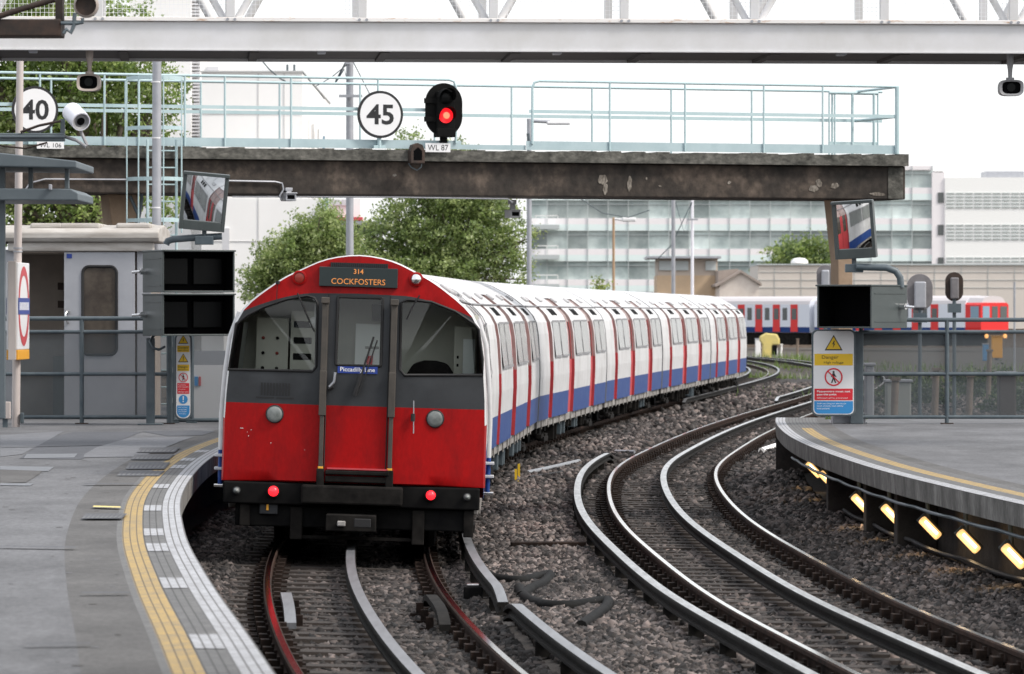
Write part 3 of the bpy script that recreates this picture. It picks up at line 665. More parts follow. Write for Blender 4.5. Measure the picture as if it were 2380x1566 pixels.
tree('broadleaf_tree', 'tall dense green tree behind the left end of the gantry', B, 4.5,
     [blob(60, 60, 190, 190, 98, B), blob(250, 130, 165, 150, 98, B), blob(330, 270, 95, 110, 98, B), blob(80, 300, 170, 170, 98, B), blob(230, 380, 150, 150, 98, B, 1), blob(40, 480, 150, 110, 98, B),
      blob(180, 500, 120, 80, 98, B), blob(385, 210, 55, 70, 98, B), blob(-120, 250, 180, 330, 98, B), blob(380, 480, 60, 70, 98, B, 2), blob(150, 230, 170, 130, 98, B, 2)], 70000, .055, G1, 11, r=.28)
B = (-6.4, 148, -.2)
tree('birch_tree', 'light green loose tree left of the tall grey lamp column', B, 3,
     [blob(680, 610, 90, 80, 148, B), blob(745, 560, 75, 80, 148, B), blob(620, 665, 70, 70, 148, B), blob(780, 640, 90, 100, 148, B), blob(800, 570, 45, 70, 148, B), blob(700, 540, 40, 50, 148, B), blob(760, 500, 28, 40, 148, B)], 34000, .06, G2, 12)
B = (-1.8, 156, -.2)
tree('birch_tree', 'wide green tree filling the space right of the tall grey lamp column', B, 4,
     [blob(960, 525, 95, 90, 156, B), blob(860, 545, 45, 55, 156, B), blob(1060, 560, 120, 130, 156, B), blob(1160, 550, 75, 90, 156, B), blob(890, 625, 110, 72, 156, B), blob(865, 590, 70, 50, 156, B), blob(1130, 470, 90, 60, 156, B), blob(1045, 440, 125, 70, 156, B), blob(950, 350, 45, 55, 156, B), blob(1075, 350, 34, 40, 156, B),
      blob(1010, 640, 160, 70, 156, B), blob(1190, 630, 60, 60, 156, B), blob(1225, 545, 30, 30, 156, B)], 60000, .06, G2, 13)
B = (P(1848, 640, 422).x, 422, -.3)
tree('round_tree', 'small round dark green tree in front of the glass office', B, 4.5, [blob(1850, 600, 78, 52, 422, B), blob(1885, 590, 60, 42, 422, B), blob(1805, 640, 52, 45, 422, B), blob(1870, 660, 90, 50, 422, B)], 12000, .17, G3, 14, r=.2)
B = (P(1390, 700, 240).x, 240, -.2)
tree('young_tree', 'tip of a pale yellow green sapling above the train roof', B, 1.6, [blob(1392, 668, 17, 26, 240, B), blob(1388, 700, 22, 30, 240, B)], 900, .09, [(.30, .36, .08), (.24, .31, .07)], 15, r=.06)

def weeds(name, label, spots, seed):
    rg = np.random.default_rng(seed); V = []; T = []
    for x, y, z, n, sp, h in spots:
        c = np.array([x, y, z]) + np.stack([rg.normal(0, sp, n), rg.normal(0, sp, n), np.zeros(n)], 1)
        an = rg.uniform(0, 6.28, n); le = rg.uniform(.4, 1, n) * h; tip = c + np.stack([np.cos(an) * le * .45, np.sin(an) * le * .45, le], 1)
        wd = np.stack([-np.sin(an), np.cos(an), 0 * an], 1) * (.012 + .12 * h * .3); V.append(np.stack([c - wd, c + wd, tip], 1).reshape(-1, 3))
        k = np.array([(.10, .17, .04)]) * rg.uniform(.6, 1.5, (n, 1)) + np.array([(.06, .04, .0)]) * rg.random((n, 1)); T.append(np.repeat(np.concatenate([k, np.ones((n, 1))], 1), 3, 0))
    V = np.concatenate(V); o = np_mesh(name, V, 3, np.arange(len(V)), [M['leaf']], np.concatenate(T)); tag(o, label, kind='stuff')
sp = []
for x, y, n, s, h in ((1700, 1062, 0, 0, 0),): pass
def wsp(x, y, n, s, h, z=-.2): c = G(x, y, z); return (c.x, c.y, z, n, s, h)
weeds('weeds', 'scattered green weeds and grass between the far tracks', [wsp(1945, 1255, 60, .12, .12), wsp(2010, 1145, 90, .18, .14), wsp(1990, 1010, 90, .5, .14), wsp(1930, 1030, 60, .35, .12)] +
      [(P(x, 800, Y).x, Y, -.3, n, s, h) for x, Y, n, s, h in ((1755, 185, 500, 1.1, .45), (1840, 255, 350, 1.4, .7), (1900, 230, 300, 1.6, .5), (2200, 140, 500, 2.2, .55), (2060, 150, 300, 2, .4), (2350, 170, 400, 2.5, .6), (1700, 230, 300, 3, .4), (2250, 220, 400, 5, .5))] +
      [(P(x, 985, 71.5).x, 71.5, HP_, 40, .06, .09) for x in (1960, 2000, 1935)], 5)
# ------------------------------------------------------------------ the red fronted train
HPR = [(1.285, .50), (1.295, .93), (1.30, 1.25), (1.29, 1.50), (1.27, 1.75), (1.245, 2.0), (1.205, 2.2), (1.14, 2.32), (1.06, 2.405), (.97, 2.48), (.76, 2.63), (.58, 2.725), (.32, 2.845), (0, 2.885)]
def _refine(P_):
    o = []
    for i in range(len(P_) - 1):
        a, b, c, d_ = P_[max(i - 1, 0)], P_[i], P_[i + 1], (P_[i + 2] if i + 2 < len(P_) else (-P_[i][0], P_[i][1]))
        n_ = 1 if i < 9 else 3
        for k in range(n_):
            u = k / n_; o.append(tuple(.5 * (2 * b[j] + (c[j] - a[j]) * u + (2 * a[j] - 5 * b[j] + 4 * c[j] - d_[j]) * u * u + (3 * b[j] - a[j] - 3 * c[j] + d_[j]) * u ** 3) for j in (0, 1)))
    return o + [P_[-1]]
HPR = [(x, z) for x, z in HPR[:7]] + [(1.14, 2.32), (1.06, 2.405), (.97, 2.48), (.76, 2.63), (.58, 2.725), (.32, 2.845), (0, 2.885)]
HPR[-2] = (.32, 2.838); HPR = _refine(HPR)
KD = 12                                                         # door openings reach profile point 9
CARL, PITCH, INS = 17.2, 17.6, .06
def prof_x(z):
    for (x0, z0), (x1, z1) in zip(HPR, HPR[1:]):
        if z0 <= z <= z1: return x0 + (x1 - x0) * (z - z0) / (z1 - z0)
    return HPR[0][0] if z < .5 else 0
def inset(i, q): x, z = HPR[i]; return (x - q, z)
DOORS = [(2.15, 2.95), (6.75, 8.1), (12.45, 13.8)]
BAYS = [(3.25, 6.45), (8.4, 12.15), (14.1, 16.9)]
def carriage_body(doors, y0):
    mb = MB(); st = [(y0, False)]
    cuts = sorted([y0, CARL] + [q for dd in doors for q in dd])
    for a, b in zip(cuts, cuts[1:]):
        isd = any(abs(a - dd[0]) < 1e-6 for dd in doors)
        for s in (-1, 1):
            for i in range(len(HPR) - 1):
                if isd and i < KD: continue
                (x0, z0), (x1, z1) = HPR[i], HPR[i + 1]
                mb.quad((s * x0, a, z0), (s * x0, b, z0), (s * x1, b, z1), (s * x1, a, z1), 1 if z1 <= .94 else (2 if i >= 12 else 0))
            if isd:
                for yy in (a, b):
                    for i in range(KD):
                        (x0, z0), (x1, z1) = HPR[i], HPR[i + 1]
                        mb.quad((s * x0, yy, z0), (s * (x0 - INS), yy, z0), (s * (x1 - INS), yy, z1), (s * x1, yy, z1), 4 if z1 < 1.51 else 5)
                x, z = HPR[KD]; mb.quad((s * x, a, z), (s * x, b, z), (s * (x - INS), b, z), (s * (x - INS), a, z), 3)
    for yy in (y0, CARL):
        pts = [(x, yy, z) for x, z in HPR] + [(-x, yy, z) for x, z in reversed(HPR[:-1])]
        if yy == CARL or y0 < .01: mb.add(pts, [tuple(range(len(pts)))], 3)
    # thin transverse seams standing proud of the roof
    k = y0 + .9
    while k < CARL - .3:
        for s in (-1, 1):
            for i in range(12, len(HPR) - 1):
                (x0, z0), (x1, z1) = HPR[i], HPR[i + 1]; mb.quad((s * x0, k, z0 + .006), (s * x0, k + .05, z0 + .006), (s * x1, k + .05, z1 + .006), (s * x1, k, z1 + .006), 3)
        k += 1.45
    for s in (-1, 1):                                          # rain strip at the shoulder
        mb.tube([(s * 1.0, y0 + .02, 2.475), (s * 1.0, CARL - .02, 2.475)], .014, 6, 3)
    return mb
def door_mesh(a, b, s):
    mb = MB(); dbl = b - a > 1.2; q = INS - .006
    leaf = [(a + .01, (a + b) / 2 - .012), ((a + b) / 2 + .012, b - .01)] if dbl else [(a + .01, b - .01)]
    for l0, l1 in leaf:
        cu = [l0, l0 + .13, l1 - .13, l1]
        for c0, c1, mid in ((cu[0], cu[1], 0), (cu[1], cu[2], 1), (cu[2], cu[3], 0)):
            for i in range(KD):
                (x0, z0), (x1, z1) = inset(i, q), inset(i + 1, q); g = 1 if mid and 3 <= i <= 5 else (2 if i >= 6 else 0); e = .006 if g == 1 else 0
                mb.quad((s * (x0 - e), c0, z0), (s * (x0 - e), c1, z0), (s * (x1 - e), c1, z1), (s * (x1 - e), c0, z1), g)
    return mb
def window_mesh(a, b, s, z0=1.57, z1=2.235):
    mb = MB(); zs = [z0, z0 + .035, (z0 + z1) / 2, z1 - .035, z1]; ys = [a, a + .035, b - .035, b]
    for j in range(4):
        for i in range(3):
            g = 1 if i == 1 and j in (1, 2) else 0; e = .004 if g else .009
            f = lambda y, z: (s * (prof_x(z0) + (prof_x(z1) - prof_x(z0)) * (z - z0) / (z1 - z0) + .022 + e), y, z)
            mb.quad(f(ys[i], zs[j]), f(ys[i + 1], zs[j]), f(ys[i + 1], zs[j + 1]), f(ys[i], zs[j + 1]), g)
    return mb
def vent_mesh(y, s):
    mb = MB()
    for k in range(3):
        a, b = y + k * .46 - .2, y + k * .46 + .14; f = lambda yy, z: (s * (prof_x(z) + .01), yy, z)
        mb.quad(f(a, 2.325), f(b, 2.325), f(b, 2.40), f(a, 2.40), 0); mb.quad(f(a, 2.40), f(b, 2.40), f(b, 2.44), f(a, 2.44), 0)
    return mb
def bogie_mesh(y, rg):
    mb = MB()
    for s in (-1, 1):
        mb.box((s * .98, y, .40), (.1, 2.3, .16), 0); mb.box((s * 1.02, y, .30), (.14, .5, .3), 0)
        for q in (-.95, .95):
            mb.lathe([(.02, -.05), (.36, -.05), (.37, .0), (.36, .05), (.02, .05)], (s * .76, y + q, .36), (1, 0, 0), 18, 1); mb.box((s * 1.0, y + q, .36), (.2, .28, .26), 0)
            mb.box((s * 1.12, y + q * .45, .17), (.1, .5, .07), 0)
        mb.box((s * 1.14, y, .12), (.12, .9, .08), 0)
    mb.box((0, y, .42), (1.9, .5, .18), 0); return mb
def carriage(root, k, s0, rg):
    a = LA.at(s0); b = LA.at(s0 + CARL); h = math.atan2(b.x - a.x, b.y - a.y)
    y0 = .06 if k == 0 else 0.0
    doors = DOORS if k else [(1.05, 1.65)] + DOORS[1:]
    o = carriage_body(doors, y0).build('carriage', [M['t_body'], M['t_blue'], M['t_roof'], M['t_seam'], M['t_jamb'], M['t_jamb_dk']], root, smooth=28)
    o.location = a - root.location + Vector((0, 0, .03)); cant = 1.75 if k < 3 else 1.2
    o.rotation_euler = (0, R(cant), -h)
    for s in (-1, 1):
        for dd in doors: door_mesh(dd[0], dd[1], s).build('door', [M['t_door'], M['dk_glass'], M['t_jamb_dk']], o, smooth=28)
        for j, (p, q) in enumerate(BAYS if k else [(2.2, 6.3)] + BAYS[1:]):
            n = 2; wd = (q - p - .1 * (n - 1)) / n
            for i in range(n): window_mesh(p + i * (wd + .1), p + i * (wd + .1) + wd, s).build('window', [M['t_seam'], M['t_glass']], o, smooth=28)
            vent_mesh((p + q) / 2 - .47, s).build('vent', M['black'], o)
        for y in (1.8, 4.9, 8.4, 11.6, 15.2):
            mb = MB(); mb.box((0, 0, 0), (.13, .5, .04), 0, Matrix.Rotation(s * .58, 3, 'Y')); mb.v = [(x + s * .83, yy + y, z + 2.60) for x, yy, z in mb.v]; mb.build('roof_vent', M['t_ventgrey'], o, bevel=.015)
    mb = MB(); L0 = y0 + .3
    for s in (-1, 1):
        mb.bx(s * 1.16, s * 1.24, L0, CARL - .1, .36, .495)
        yy = L0 + .8
        while yy < CARL - .6: mb.bx(s * 1.241, s * 1.26, yy, yy + .07, .33, .497); yy += rg.uniform(.9, 1.6)
    mb.build('sole_bar', M['sole'], o, bevel=.01)
    for y in (2.9, 14.3): bogie_mesh(y, rg).build('bogie', [M['under'], M['black']], o, smooth=30)
    y = 4.7
    while y < 12.2:
        for s in (-1, 1):
            l = rg.uniform(.4, 1.3); mb = MB(); dz = rg.uniform(.08, .24)
            mb.bx(s * .5, s * rg.uniform(.8, 1.17), y, y + l, dz, .36, 0); mb.bx(s * 1.0, s * 1.19, y + .1, y + .16, dz - .04, .40, 0); mb.bx(s * 1.0, s * 1.19, y + l - .16, y + l - .1, dz - .04, .40, 0)
            mb.build('equipment_box', M['under'] if rg.random() < .72 else M['fence'], o, bevel=.015)
        y += 1.75
    MB().bx(-1.1, 1.1, L0, CARL - .1, .40, .5).build('underframe', M['under'], o)
    if k < 5: MB().bx(-.7, .7, CARL, CARL + (PITCH - CARL), .6, 2.5).build('gangway', M['black'], o)
    return o
S0 = LA.S(46.6)
base = LA.at(S0)
train = thing('underground_train', 'long white and blue underground train with a red and grey front on the left track', 'train', (base.x, base.y, 0))
_rg = random.Random(5)
cars = [carriage(train, k, S0 + k * PITCH, _rg) for k in range(6)]

# the cab front: x, z are read off as T(px, py) in the plane of the front
def T(x, y): dx, dy = x - 806, 1275 - y; return ((dx - .0305 * dy) / 236, (.0305 * dx + dy) / 236)
def bulge(x, z): return -.14 * max(0, 1 - (x / 1.31) ** 2) * (1 if z < 1.7 else max(.35, 1 - .5 * (z - 1.7)))
def FR(dy=0.0): return lambda x, z: (x, bulge(x, z) + dy, z)
cab = MB()
out_r = [(x * .985, z) for x, z in [(1.30, .64), (1.30, .93)] + HPR[2:]]; outl = out_r + [(-x, z) for x, z in reversed(out_r[:-1])]
def arc_z(x): return 2.515 - .19 * max(0, abs(x) - .45) ** 1.6 / .7 ** 1.6 - .02 * abs(x)
ws_l = [T(*p) for p in ((521, 858), (718, 862), (726, 852), (729, 704), (722, 692), (706, 687), (657, 695), (602, 714), (566, 732), (540, 752))]
ws_r = [T(*p) for p in ((921, 858), (931, 871), (1113, 871), (1112, 835), (1103, 765), (1092, 752), (1048, 723), (992, 701), (938, 696), (923, 703))]
dr_w = rrect(*[T(772, 850)[0], T(876, 850)[0], T(820, 849)[1] + .0, T(820, 690)[1]], .02, 3)
arc = [(x / 20 * 1.3, arc_z(x / 20 * 1.3)) for x in range(-20, 21)]; belt = [(x / 10 * 1.3, 1.41) for x in range(-10, 11)]
wins = [ws_l, ws_r, dr_w]
extra = [(x / 12 * 1.25, .66 + z * .1) for x in range(-12, 13) for z in range(22) if inside((x / 12 * 1.25, .66 + z * .1), outl)]
def reg(x, z):
    if not inside((x, z), outl) or any(inside((x, z), q) for q in wins): return None
    return 0 if (z < 1.41 or z > arc_z(x)) else 1
clip = [p for p in arc if inside(p, outl)]
fill(cab, [outl] + wins, reg, FR(), extra, [arc, belt])
n = len(outl); ring = [FR()(x, z) for x, z in outl]; back = [(x / .985, .065, z if z < .7 else z + .012) for x, z in outl]
cab.add(ring + back, [(j, j + n, (j + 1) % n + n, (j + 1) % n) for j in range(n - 1)], [2 if min(outl[j][1], outl[(j + 1) % n][1]) > 1.0 else 0 for j in range(n - 1)])
front = cab.build('cab_front', [M['t_red'], M['t_dark'], M['t_body']], cars[0], smooth=35)
# the cab front hangs on the train itself
front.parent = train; front.location = cars[0].location; front.rotation_euler = cars[0].rotation_euler
def fp(name, mb, m, **k): return mb.build(name, m, front, **k)
for q, nm in ((ws_l, 'windscreen'), (ws_r, 'windscreen'), (dr_w, 'door_window')):
    mb = MB(); fill(mb, [q], lambda x, z, q=q: 0 if inside((x, z), q) else None, FR(.015)); p_ = fp(nm, mb, M['pane'])
    g = MB(); g.tube([FR(-.004)(x, z) for x, z in q], .015, 6, 0, True); fp('window_gasket', g, M['blackrub'], smooth=60)
x0, x1 = T(750, 900)[0], T(893, 900)[0]                        # door edges, posts
for x in (x0, x1):
    mb = MB(); mb.tube([FR(-.002)(x, .80 + .1 * k) for k in range(18)], .006, 5); fp('door_seam', mb, M['blackrub'])
for px in (743, 903):
    lx = T(px, 880)[0] - (.0 if px < 800 else .0); mb = MB()
    mb.box((lx, bulge(lx, 2) - .035, 2.10), (.062, .06, .72), 0); mb.box((lx, bulge(lx, 1.6) - .035, 1.53), (.068, .065, .44), 0); mb.box((lx, bulge(lx, 1) - .03, 1.12), (.042, .05, .70), 0)
    mb.box((lx, bulge(lx, 1) - .03, .79), (.05, .055, .04), 1); mb.box((lx, bulge(lx, 1) - .04, 2.44), (.08, .07, .06), 0)
    fp('door_post', mb, [M['post_br'], M['orange']], bevel=.006)
    mb = MB(); mb.box((lx, bulge(lx, 1) - .03, .70), (.075, .09, .18)); fp('post_bracket', mb, M['under'], bevel=.01)
mb = MB(); xa, xb = T(748, 1100)[0], T(896, 1100)[0]; mb.bx(xa, xb, -.22, -.1, .735, .775, 0); mb.bx(xa, xb, -.20, -.08, .66, .72, 0); fp('door_step', mb, M['under'], bevel=.01)
mb = MB(); xa, xb = T(752, 1088)[0], T(893, 1088)[0]; mb.bx(xa, xb, -.19, -.11, .785, .80, 0); fp('door_threshold', mb, M['roundel_red'])
# destination display with lettering
xa, za = T(733, 664); xb, zb = T(916, 622); za = min(za, T(916, 664)[1])
mb = MB(); mb.bx(xa, xb, -.118, -.02, za, zb - .012, 0); dsp = fp('destination_display', mb, M['panel_dk'], bevel=.004)
mb = MB(); fn = lambda x, z: (x, -.121, z); cxm = (xa + xb) / 2
text(mb, '314', cxm + .0, zb - .05, fn, h=.048, bold=.012); text(mb, 'COCKFOSTERS', cxm, za + .052, fn, h=.056, wid=.53, bold=.0); mb.build('lettering', M['led'], front)
mb = MB(); xa, xb, za, zb = T(760, 612)[0], T(893, 612)[0], 2.755, 2.815
mb.bx(xa, xb, -.11, -.02, za - .03, zb, 0)
for k in range(30): x = xa + (xb - xa) * (k + .5) / 30; mb.bx(x - .004, x + .004, -.115, -.105, za - .0, zb - .005, 1)
fp('roof_grille', mb, [M['blackrub'], M['t_dark']])
def lamp(name, px, py, r, ring, lens, deep=.05, ring_=1.3):
    x, z = T(px, py); y = bulge(x, z); mb = MB()
    mb.lathe([(r * 1.0, .01), (r * ring_, -.005), (r * (ring_ - .02), -.02), (r * 1.0, -.025), (r * .98, -.01)], (x, y, z), (0, 1, 0), 24, 0)
    mb.lathe([(r, -.012), (r * .9, -.012 - deep * .5), (r * .6, -.012 - deep * .85), (.001, -.012 - deep)], (x, y, z), (0, 1, 0), 24, 1); return fp(name, mb, [M[ring], M[lens]], smooth=50)
lamp('marker_lamp', 687, 645, .055, 't_red', 'lens_red', .01); lamp('marker_lamp', 957.5, 649, .056, 't_red', 'chrome', .05)
lamp('headlight', 630, 961, .083, 't_dark', 'lens', .02, 1.08); lamp('headlight', 1002, 972, .083, 't_dark', 'lens', .02, 1.08)
mb = MB(); xa, xb = T(596, 905)[0], T(667, 905)[0]; za, zb = T(630, 918)[1], T(630, 889)[1]
for k in range(10): x = xa + (xb - xa) * (k + .5) / 10; mb.add([(q[0], q[1], q[2]) for q in [FR(-.004)(x - .009, za), FR(-.004)(x + .009, za), FR(-.004)(x + .009, zb), FR(-.004)(x - .009, zb)]], [(0, 1, 2, 3)])
for p, q in ((586, 628), (634, 674)): a, b = T(p, 925)[0], T(q, 925)[0]; z = za - .03; mb.add([FR(-.004)(a, z), FR(-.004)(b, z), FR(-.004)(b, z + .014), FR(-.004)(a, z + .014)], [(0, 1, 2, 3)])
fp('air_grille', mb, M['blackrub'])
def rod(name, pts, r, m, dy=-.03): mb = MB(); mb.tube([FR(dy)(*T(*p)) for p in pts], r, 6); return fp(name, mb, M[m], smooth=60)
w1 = rod('wiper', [(683, 681), (700, 722), (722, 770)], .008, 'blackrub'); w1 = rod('wiper', [(966, 686), (950, 712), (936, 742)], .008, 'blackrub')
rod('wiper', [(818, 918), (838, 850), (860, 782)], .010, 'blackrub', -.06); rod('wiper', [(822, 918), (845, 860), (868, 790)], .007, 'blackrub', -.05); rod('wiper', [(815, 916), (824, 890), (830, 868)], .022, 'blackrub', -.05)
rod('handle', [(757, 898), (768, 886), (771, 864)], .014, 'galv', -.04); rod('handle', [(755, 902), (766, 897)], .022, 'blackrub', -.03)
rod('coupling_rod', [(952.5, 930), (952, 1006)], .006, 'galv', -.05); rod('coupling_rod', [(951, 960), (950.5, 978)], .022, 'blackrub', -.04)
rod('bell_knob', [(637, 653), (637, 660)], .022, 'blackrub', -.03); rod('whip_aerial', [(636, 660), (634, 705)], .004, 'blackrub', -.02)
xa, za = T(776, 868); xb, zb = T(869, 851); za, zb = T(822, 867)[1], T(822, 850)[1]
mb = MB(); mb.bx(xa, xb, -.145, -.139, za, zb, 0); fp('line_plate', mb, M['line_blue'])
mb = MB(); text(mb, 'Piccadilly Line', (xa + xb) / 2, (za + zb) / 2 - .004, lambda x, z: (x, -.148, z), wid=.34, bold=.01, h=.055); mb.build('lettering', M['white_txt'], front)
for px, pts in ((0, [(548, 993, 566, 999)]), (1, [(570, 1005, 574, 1011)]), (2, [(633, 1024, 637, 1030)])):
    pass
# cab interior
mb = MB(); fz = .85
mb.quad((-1.18, fz, 1.3), (1.18, fz, 1.3), (1.18, fz, 2.34), (-1.18, fz, 2.34), 0); mb.quad((-1.0, fz, 2.34), (1.0, fz, 2.34), (.7, fz, 2.6), (-.7, fz, 2.6), 0)
mb.quad((-1.2, .0, 1.42), (1.2, .0, 1.42), (1.2, fz, 1.42), (-1.2, fz, 1.42), 1)
for s in (-1, 1): mb.quad((s * 1.2, .02, 1.42), (s * 1.2, fz, 1.42), (s * 1.12, fz, 2.2), (s * 1.12, .02, 2.2), 2)
mb.quad((-1.2, .03, 2.2), (-1.12, fz, 2.2), (-.7, fz, 2.62), (-.7, .03, 2.62), 0); mb.quad((1.2, .03, 2.2), (1.12, fz, 2.2), (.7, fz, 2.62), (.7, .03, 2.62), 0); mb.quad((-.7, .03, 2.62), (.7, .03, 2.62), (.7, fz, 2.62), (-.7, fz, 2.62), 0)
fp('cab_partition', mb, [M['cab_wall'], M['cab_grey'], M['cab_pale']])
mb = MB(); mb.bx(-1.02, -.70, .5, .84, 1.43, 2.25, 0)
for k in range(4):
    for j in range(2): mb.lathe([(.017, 0), (.017, -.015), (.001, -.02)], (-.95 + j * .14, .5, 1.6 + k * .15), (0, 1, 0), 10, [2, 2][0] if (k + j) % 3 else 3)
mb.bx(-.68, -.42, .5, .84, 1.43, 2.33, 0)
for k in range(5): mb.bx(-.65, -.47, .49, .505, 1.52 + k * .16, 1.585 + k * .16, 2)
fp('switch_panel', mb, [M['cab_wall'], M['cab_grey'], M['black'], M['lens_red']], bevel=.006)
mb = MB(); mb.bx(-.41, -.33, .4, .9, 1.43, 2.05, 0); fp('dark_cabinet', mb, M['cab_grey'])
mb = MB(); mb.lathe([(.05, 0), (.06, -.03), (.03, -.06), (.001, -.06)], (-.43, .3, 2.22), (0, 1, 0), 14, 0); mb.cyl((-.43, .3, 2.24), (-.43, .3, 2.4), .012); fp('cab_lamp', mb, M['white_txt'], smooth=50)
mb = MB(); mb.bx(-.04, .28, .66, .84, 1.44, 2.22, 0); mb.bx(.06, .20, .645, .665, 1.97, 1.995, 1); mb.bx(.12, .30, .5, .8, 2.25, 2.42, 2); fp('gangway_panel', mb, [M['cab_pale'], M['cab_grey'], M['black']], bevel=.006)
mb = MB(); mb.bx(.08, .14, .63, .65, 1.80, 1.90, 0); fp('extinguisher_sign', mb, M['s_red'])
mb = MB(); pts = [(.48, 1.40), (.96, 1.40), (.95, 1.76), (.89, 1.85), (.78, 1.875), (.66, 1.875), (.55, 1.84), (.49, 1.74)]; mb.prism(pts, .35, .47); fp('seat_back', mb, M['black'], bevel=.03)
mb = MB(); mb.bx(.95, 1.17, .45, .93, 1.43, 2.22, 0); mb.lathe([(.05, 0), (.05, -.03), (.001, -.035)], (1.02, .45, 1.64), (0, 1, 0), 14, 1); mb.bx(.98, 1.0, .44, .45, 1.9, 1.93, 1); mb.bx(.98, 1.0, .44, .45, 1.82, 1.85, 1); mb.bx(1.04, 1.16, .40, .45, 1.75, 2.1, 2)
fp('control_cabinet', mb, [M['cab_wall'], M['black'], M['cab_pale']], bevel=.01)
mb = MB(); mb.bx(.36, .43, .05, .09, 2.0, 2.16, 0); mb.bx(.37, .39, .04, .05, 2.05, 2.12, 1); fp('cab_mirror', mb, [M['black'], M['white_txt']])
mb = MB(); mb.tube([(.40, .1, 1.62), (.43, .08, 1.65), (.43, .08, 1.85), (.40, .1, 1.9)], .016, 6); fp('grab_handle', mb, M['white_txt'], smooth=60)
# buffer beam, lamps and coupler
bb = MB(); bb.bx(-1.27, 1.25, -.10, .3, .42, .635, 0); bb.bx(-1.15, 1.15, -.02, .5, .2, .42, 0); beam = fp('buffer_beam', bb, M['black'], bevel=.015)
xa, xb = T(693, 1148)[0], T(927, 1148)[0]; mb = MB(); mb.bx(xa, xb, -.30, -.08, T(810, 1170)[1], T(810, 1127)[1]); fp('anti_climber', mb, M['under'], bevel=.02)
def tl(name, px, py, r, m, ring='black'):
    x, z = T(px, py); mb = MB(); mb.lathe([(r * 1.25, .02), (r * 1.3, -.03), (r, -.035)], (x, -.11, z), (0, 1, 0), 20, 0); mb.lathe([(r, -.03), (r * .85, -.06), (r * .45, -.075), (.001, -.08)], (x, -.11, z), (0, 1, 0), 20, 1); return fp(name, mb, [M[ring], M[m]], smooth=50)
tl('tail_light', 627.5, 1139.5, .052, 'tail_red'); tl('tail_light', 992, 1149, .048, 'tail_red'); tl('buffer_lamp', 542, 1138, .03, 'lens', 't_dark'); tl('buffer_lamp', 1076, 1153.5, .03, 'lens', 't_dark')
xa, xb = T(751, 1211)[0], T(866, 1211)[0]; za, zb = T(808, 1230)[1], T(808, 1192)[1]; mb = MB(); mb.bx(xa, xb, -.42, .2, za, zb, 0); cm = (xa + xb) / 2
mb.bx(cm + .03, cm + .2, -.423, -.3, za + .04, zb - .03, 1); mb.bx(cm - .13, cm - .05, -.47, -.4, za + .05, zb - .06, 2); fp('coupler', mb, [M['under'], M['blackrub'], M['sole']], bevel=.01)
for px, w_, z0, z1 in ((615, .18, .32, .47), (680, .12, .08, .4), (963, .12, .06, .4), (560, .1, .2, .42), (1080, .1, .15, .42)):
    mb = MB(); x = T(px, 1190)[0]; mb.bx(x - w_ / 2, x + w_ / 2, -.06, .2, z0, z1); fp('hanger_bracket', mb, M['under'] if w_ != .18 else M['t_dark'], bevel=.01)
mb = MB(); x = T(613, 1175)[0]; mb.bx(x - .011, x + .011, -.075, -.062, .36, .50); fp('yellow_strap', mb, M['orange'])
mb = MB(); mb.bx(-.6, .6, .0, .06, .09, .12); fp('guard_iron', mb, M['under'])
for s in (-1, 1):
    mb = MB(); mb.lathe([(.02, -.05), (.38, -.05), (.39, 0), (.36, .06), (.02, .06)], (s * .75, 1.1, .37), (1, 0, 0), 20); fp('wheel', mb, M['black'], smooth=30)
# handrail pillar and steps at the right corner of the cab
for s in (1, -1):
    mb = MB(); q = [(prof_x(z) + .035, z) for z in (.93, 1.3, 1.7, 2.05, 2.3)]; mb.tube([(s * x, .28, z) for x, z in q], .022, 8, 0); mb.tube([(s * 1.325, .28, .56), (s * 1.33, .28, .93)], .022, 8, 1)
    fp('hand_rail', mb, [M['t_body'], M['t_blue']], smooth=60)
    for z in (.56, .73, .86):
        mb = MB(); mb.bx(s * 1.28, s * 1.385, .24, .34, z, z + .03); fp('step', mb, M['chrome'] if z < .6 else M['t_body'], bevel=.006)
# small paint chips on the lower left of the front
mb = MB(); 
for px, py, a, b in ((553, 994, .035, .006), (575, 998, .008, .006), (569, 1012, .007, .012), (621, 1028, .008, .010), (566, 1003, .005, .008), (700, 1044, .006, .004)):
    x, z = T(px, py); mb.add([FR(-.003)(x + i * a / 2, z + j * b / 2) for i, j in ((-1, -1), (1, -.6), (.8, 1), (-.9, .7))], [(0, 1, 2, 3)])
fp('paint_chip', mb, M['white_txt'])
# ------------------------------------------------------------------ unseen roof and wall around the viewer, added to darken the foreground
sr = thing('added_shade_roof', 'wide grey roof added out of view to shade the near platforms', 'roof', (0, 10, HP_))
mb = MB(); mb.bx(-14, 16, -55, 19, 4.86, 5.15); mb.build('shade_slab', M['shelter'], sr, world=True)
mb = MB(); mb.bx(-70, 70, -55.5, -55.02, -.4, 9); mb.build('added_dark_wall', M['dark_brick'], sr, world=True)  # added unseen wall, keeps bright sky out of the windscreen reflections
for x in (-9, 11):
    for Y in (-20, -5, 12): mb = MB(); mb.tube([(x, Y, HP_), (x, Y, 4.86)], .12, 12); mb.build('column', M['shelter'], sr, smooth=60, world=True)

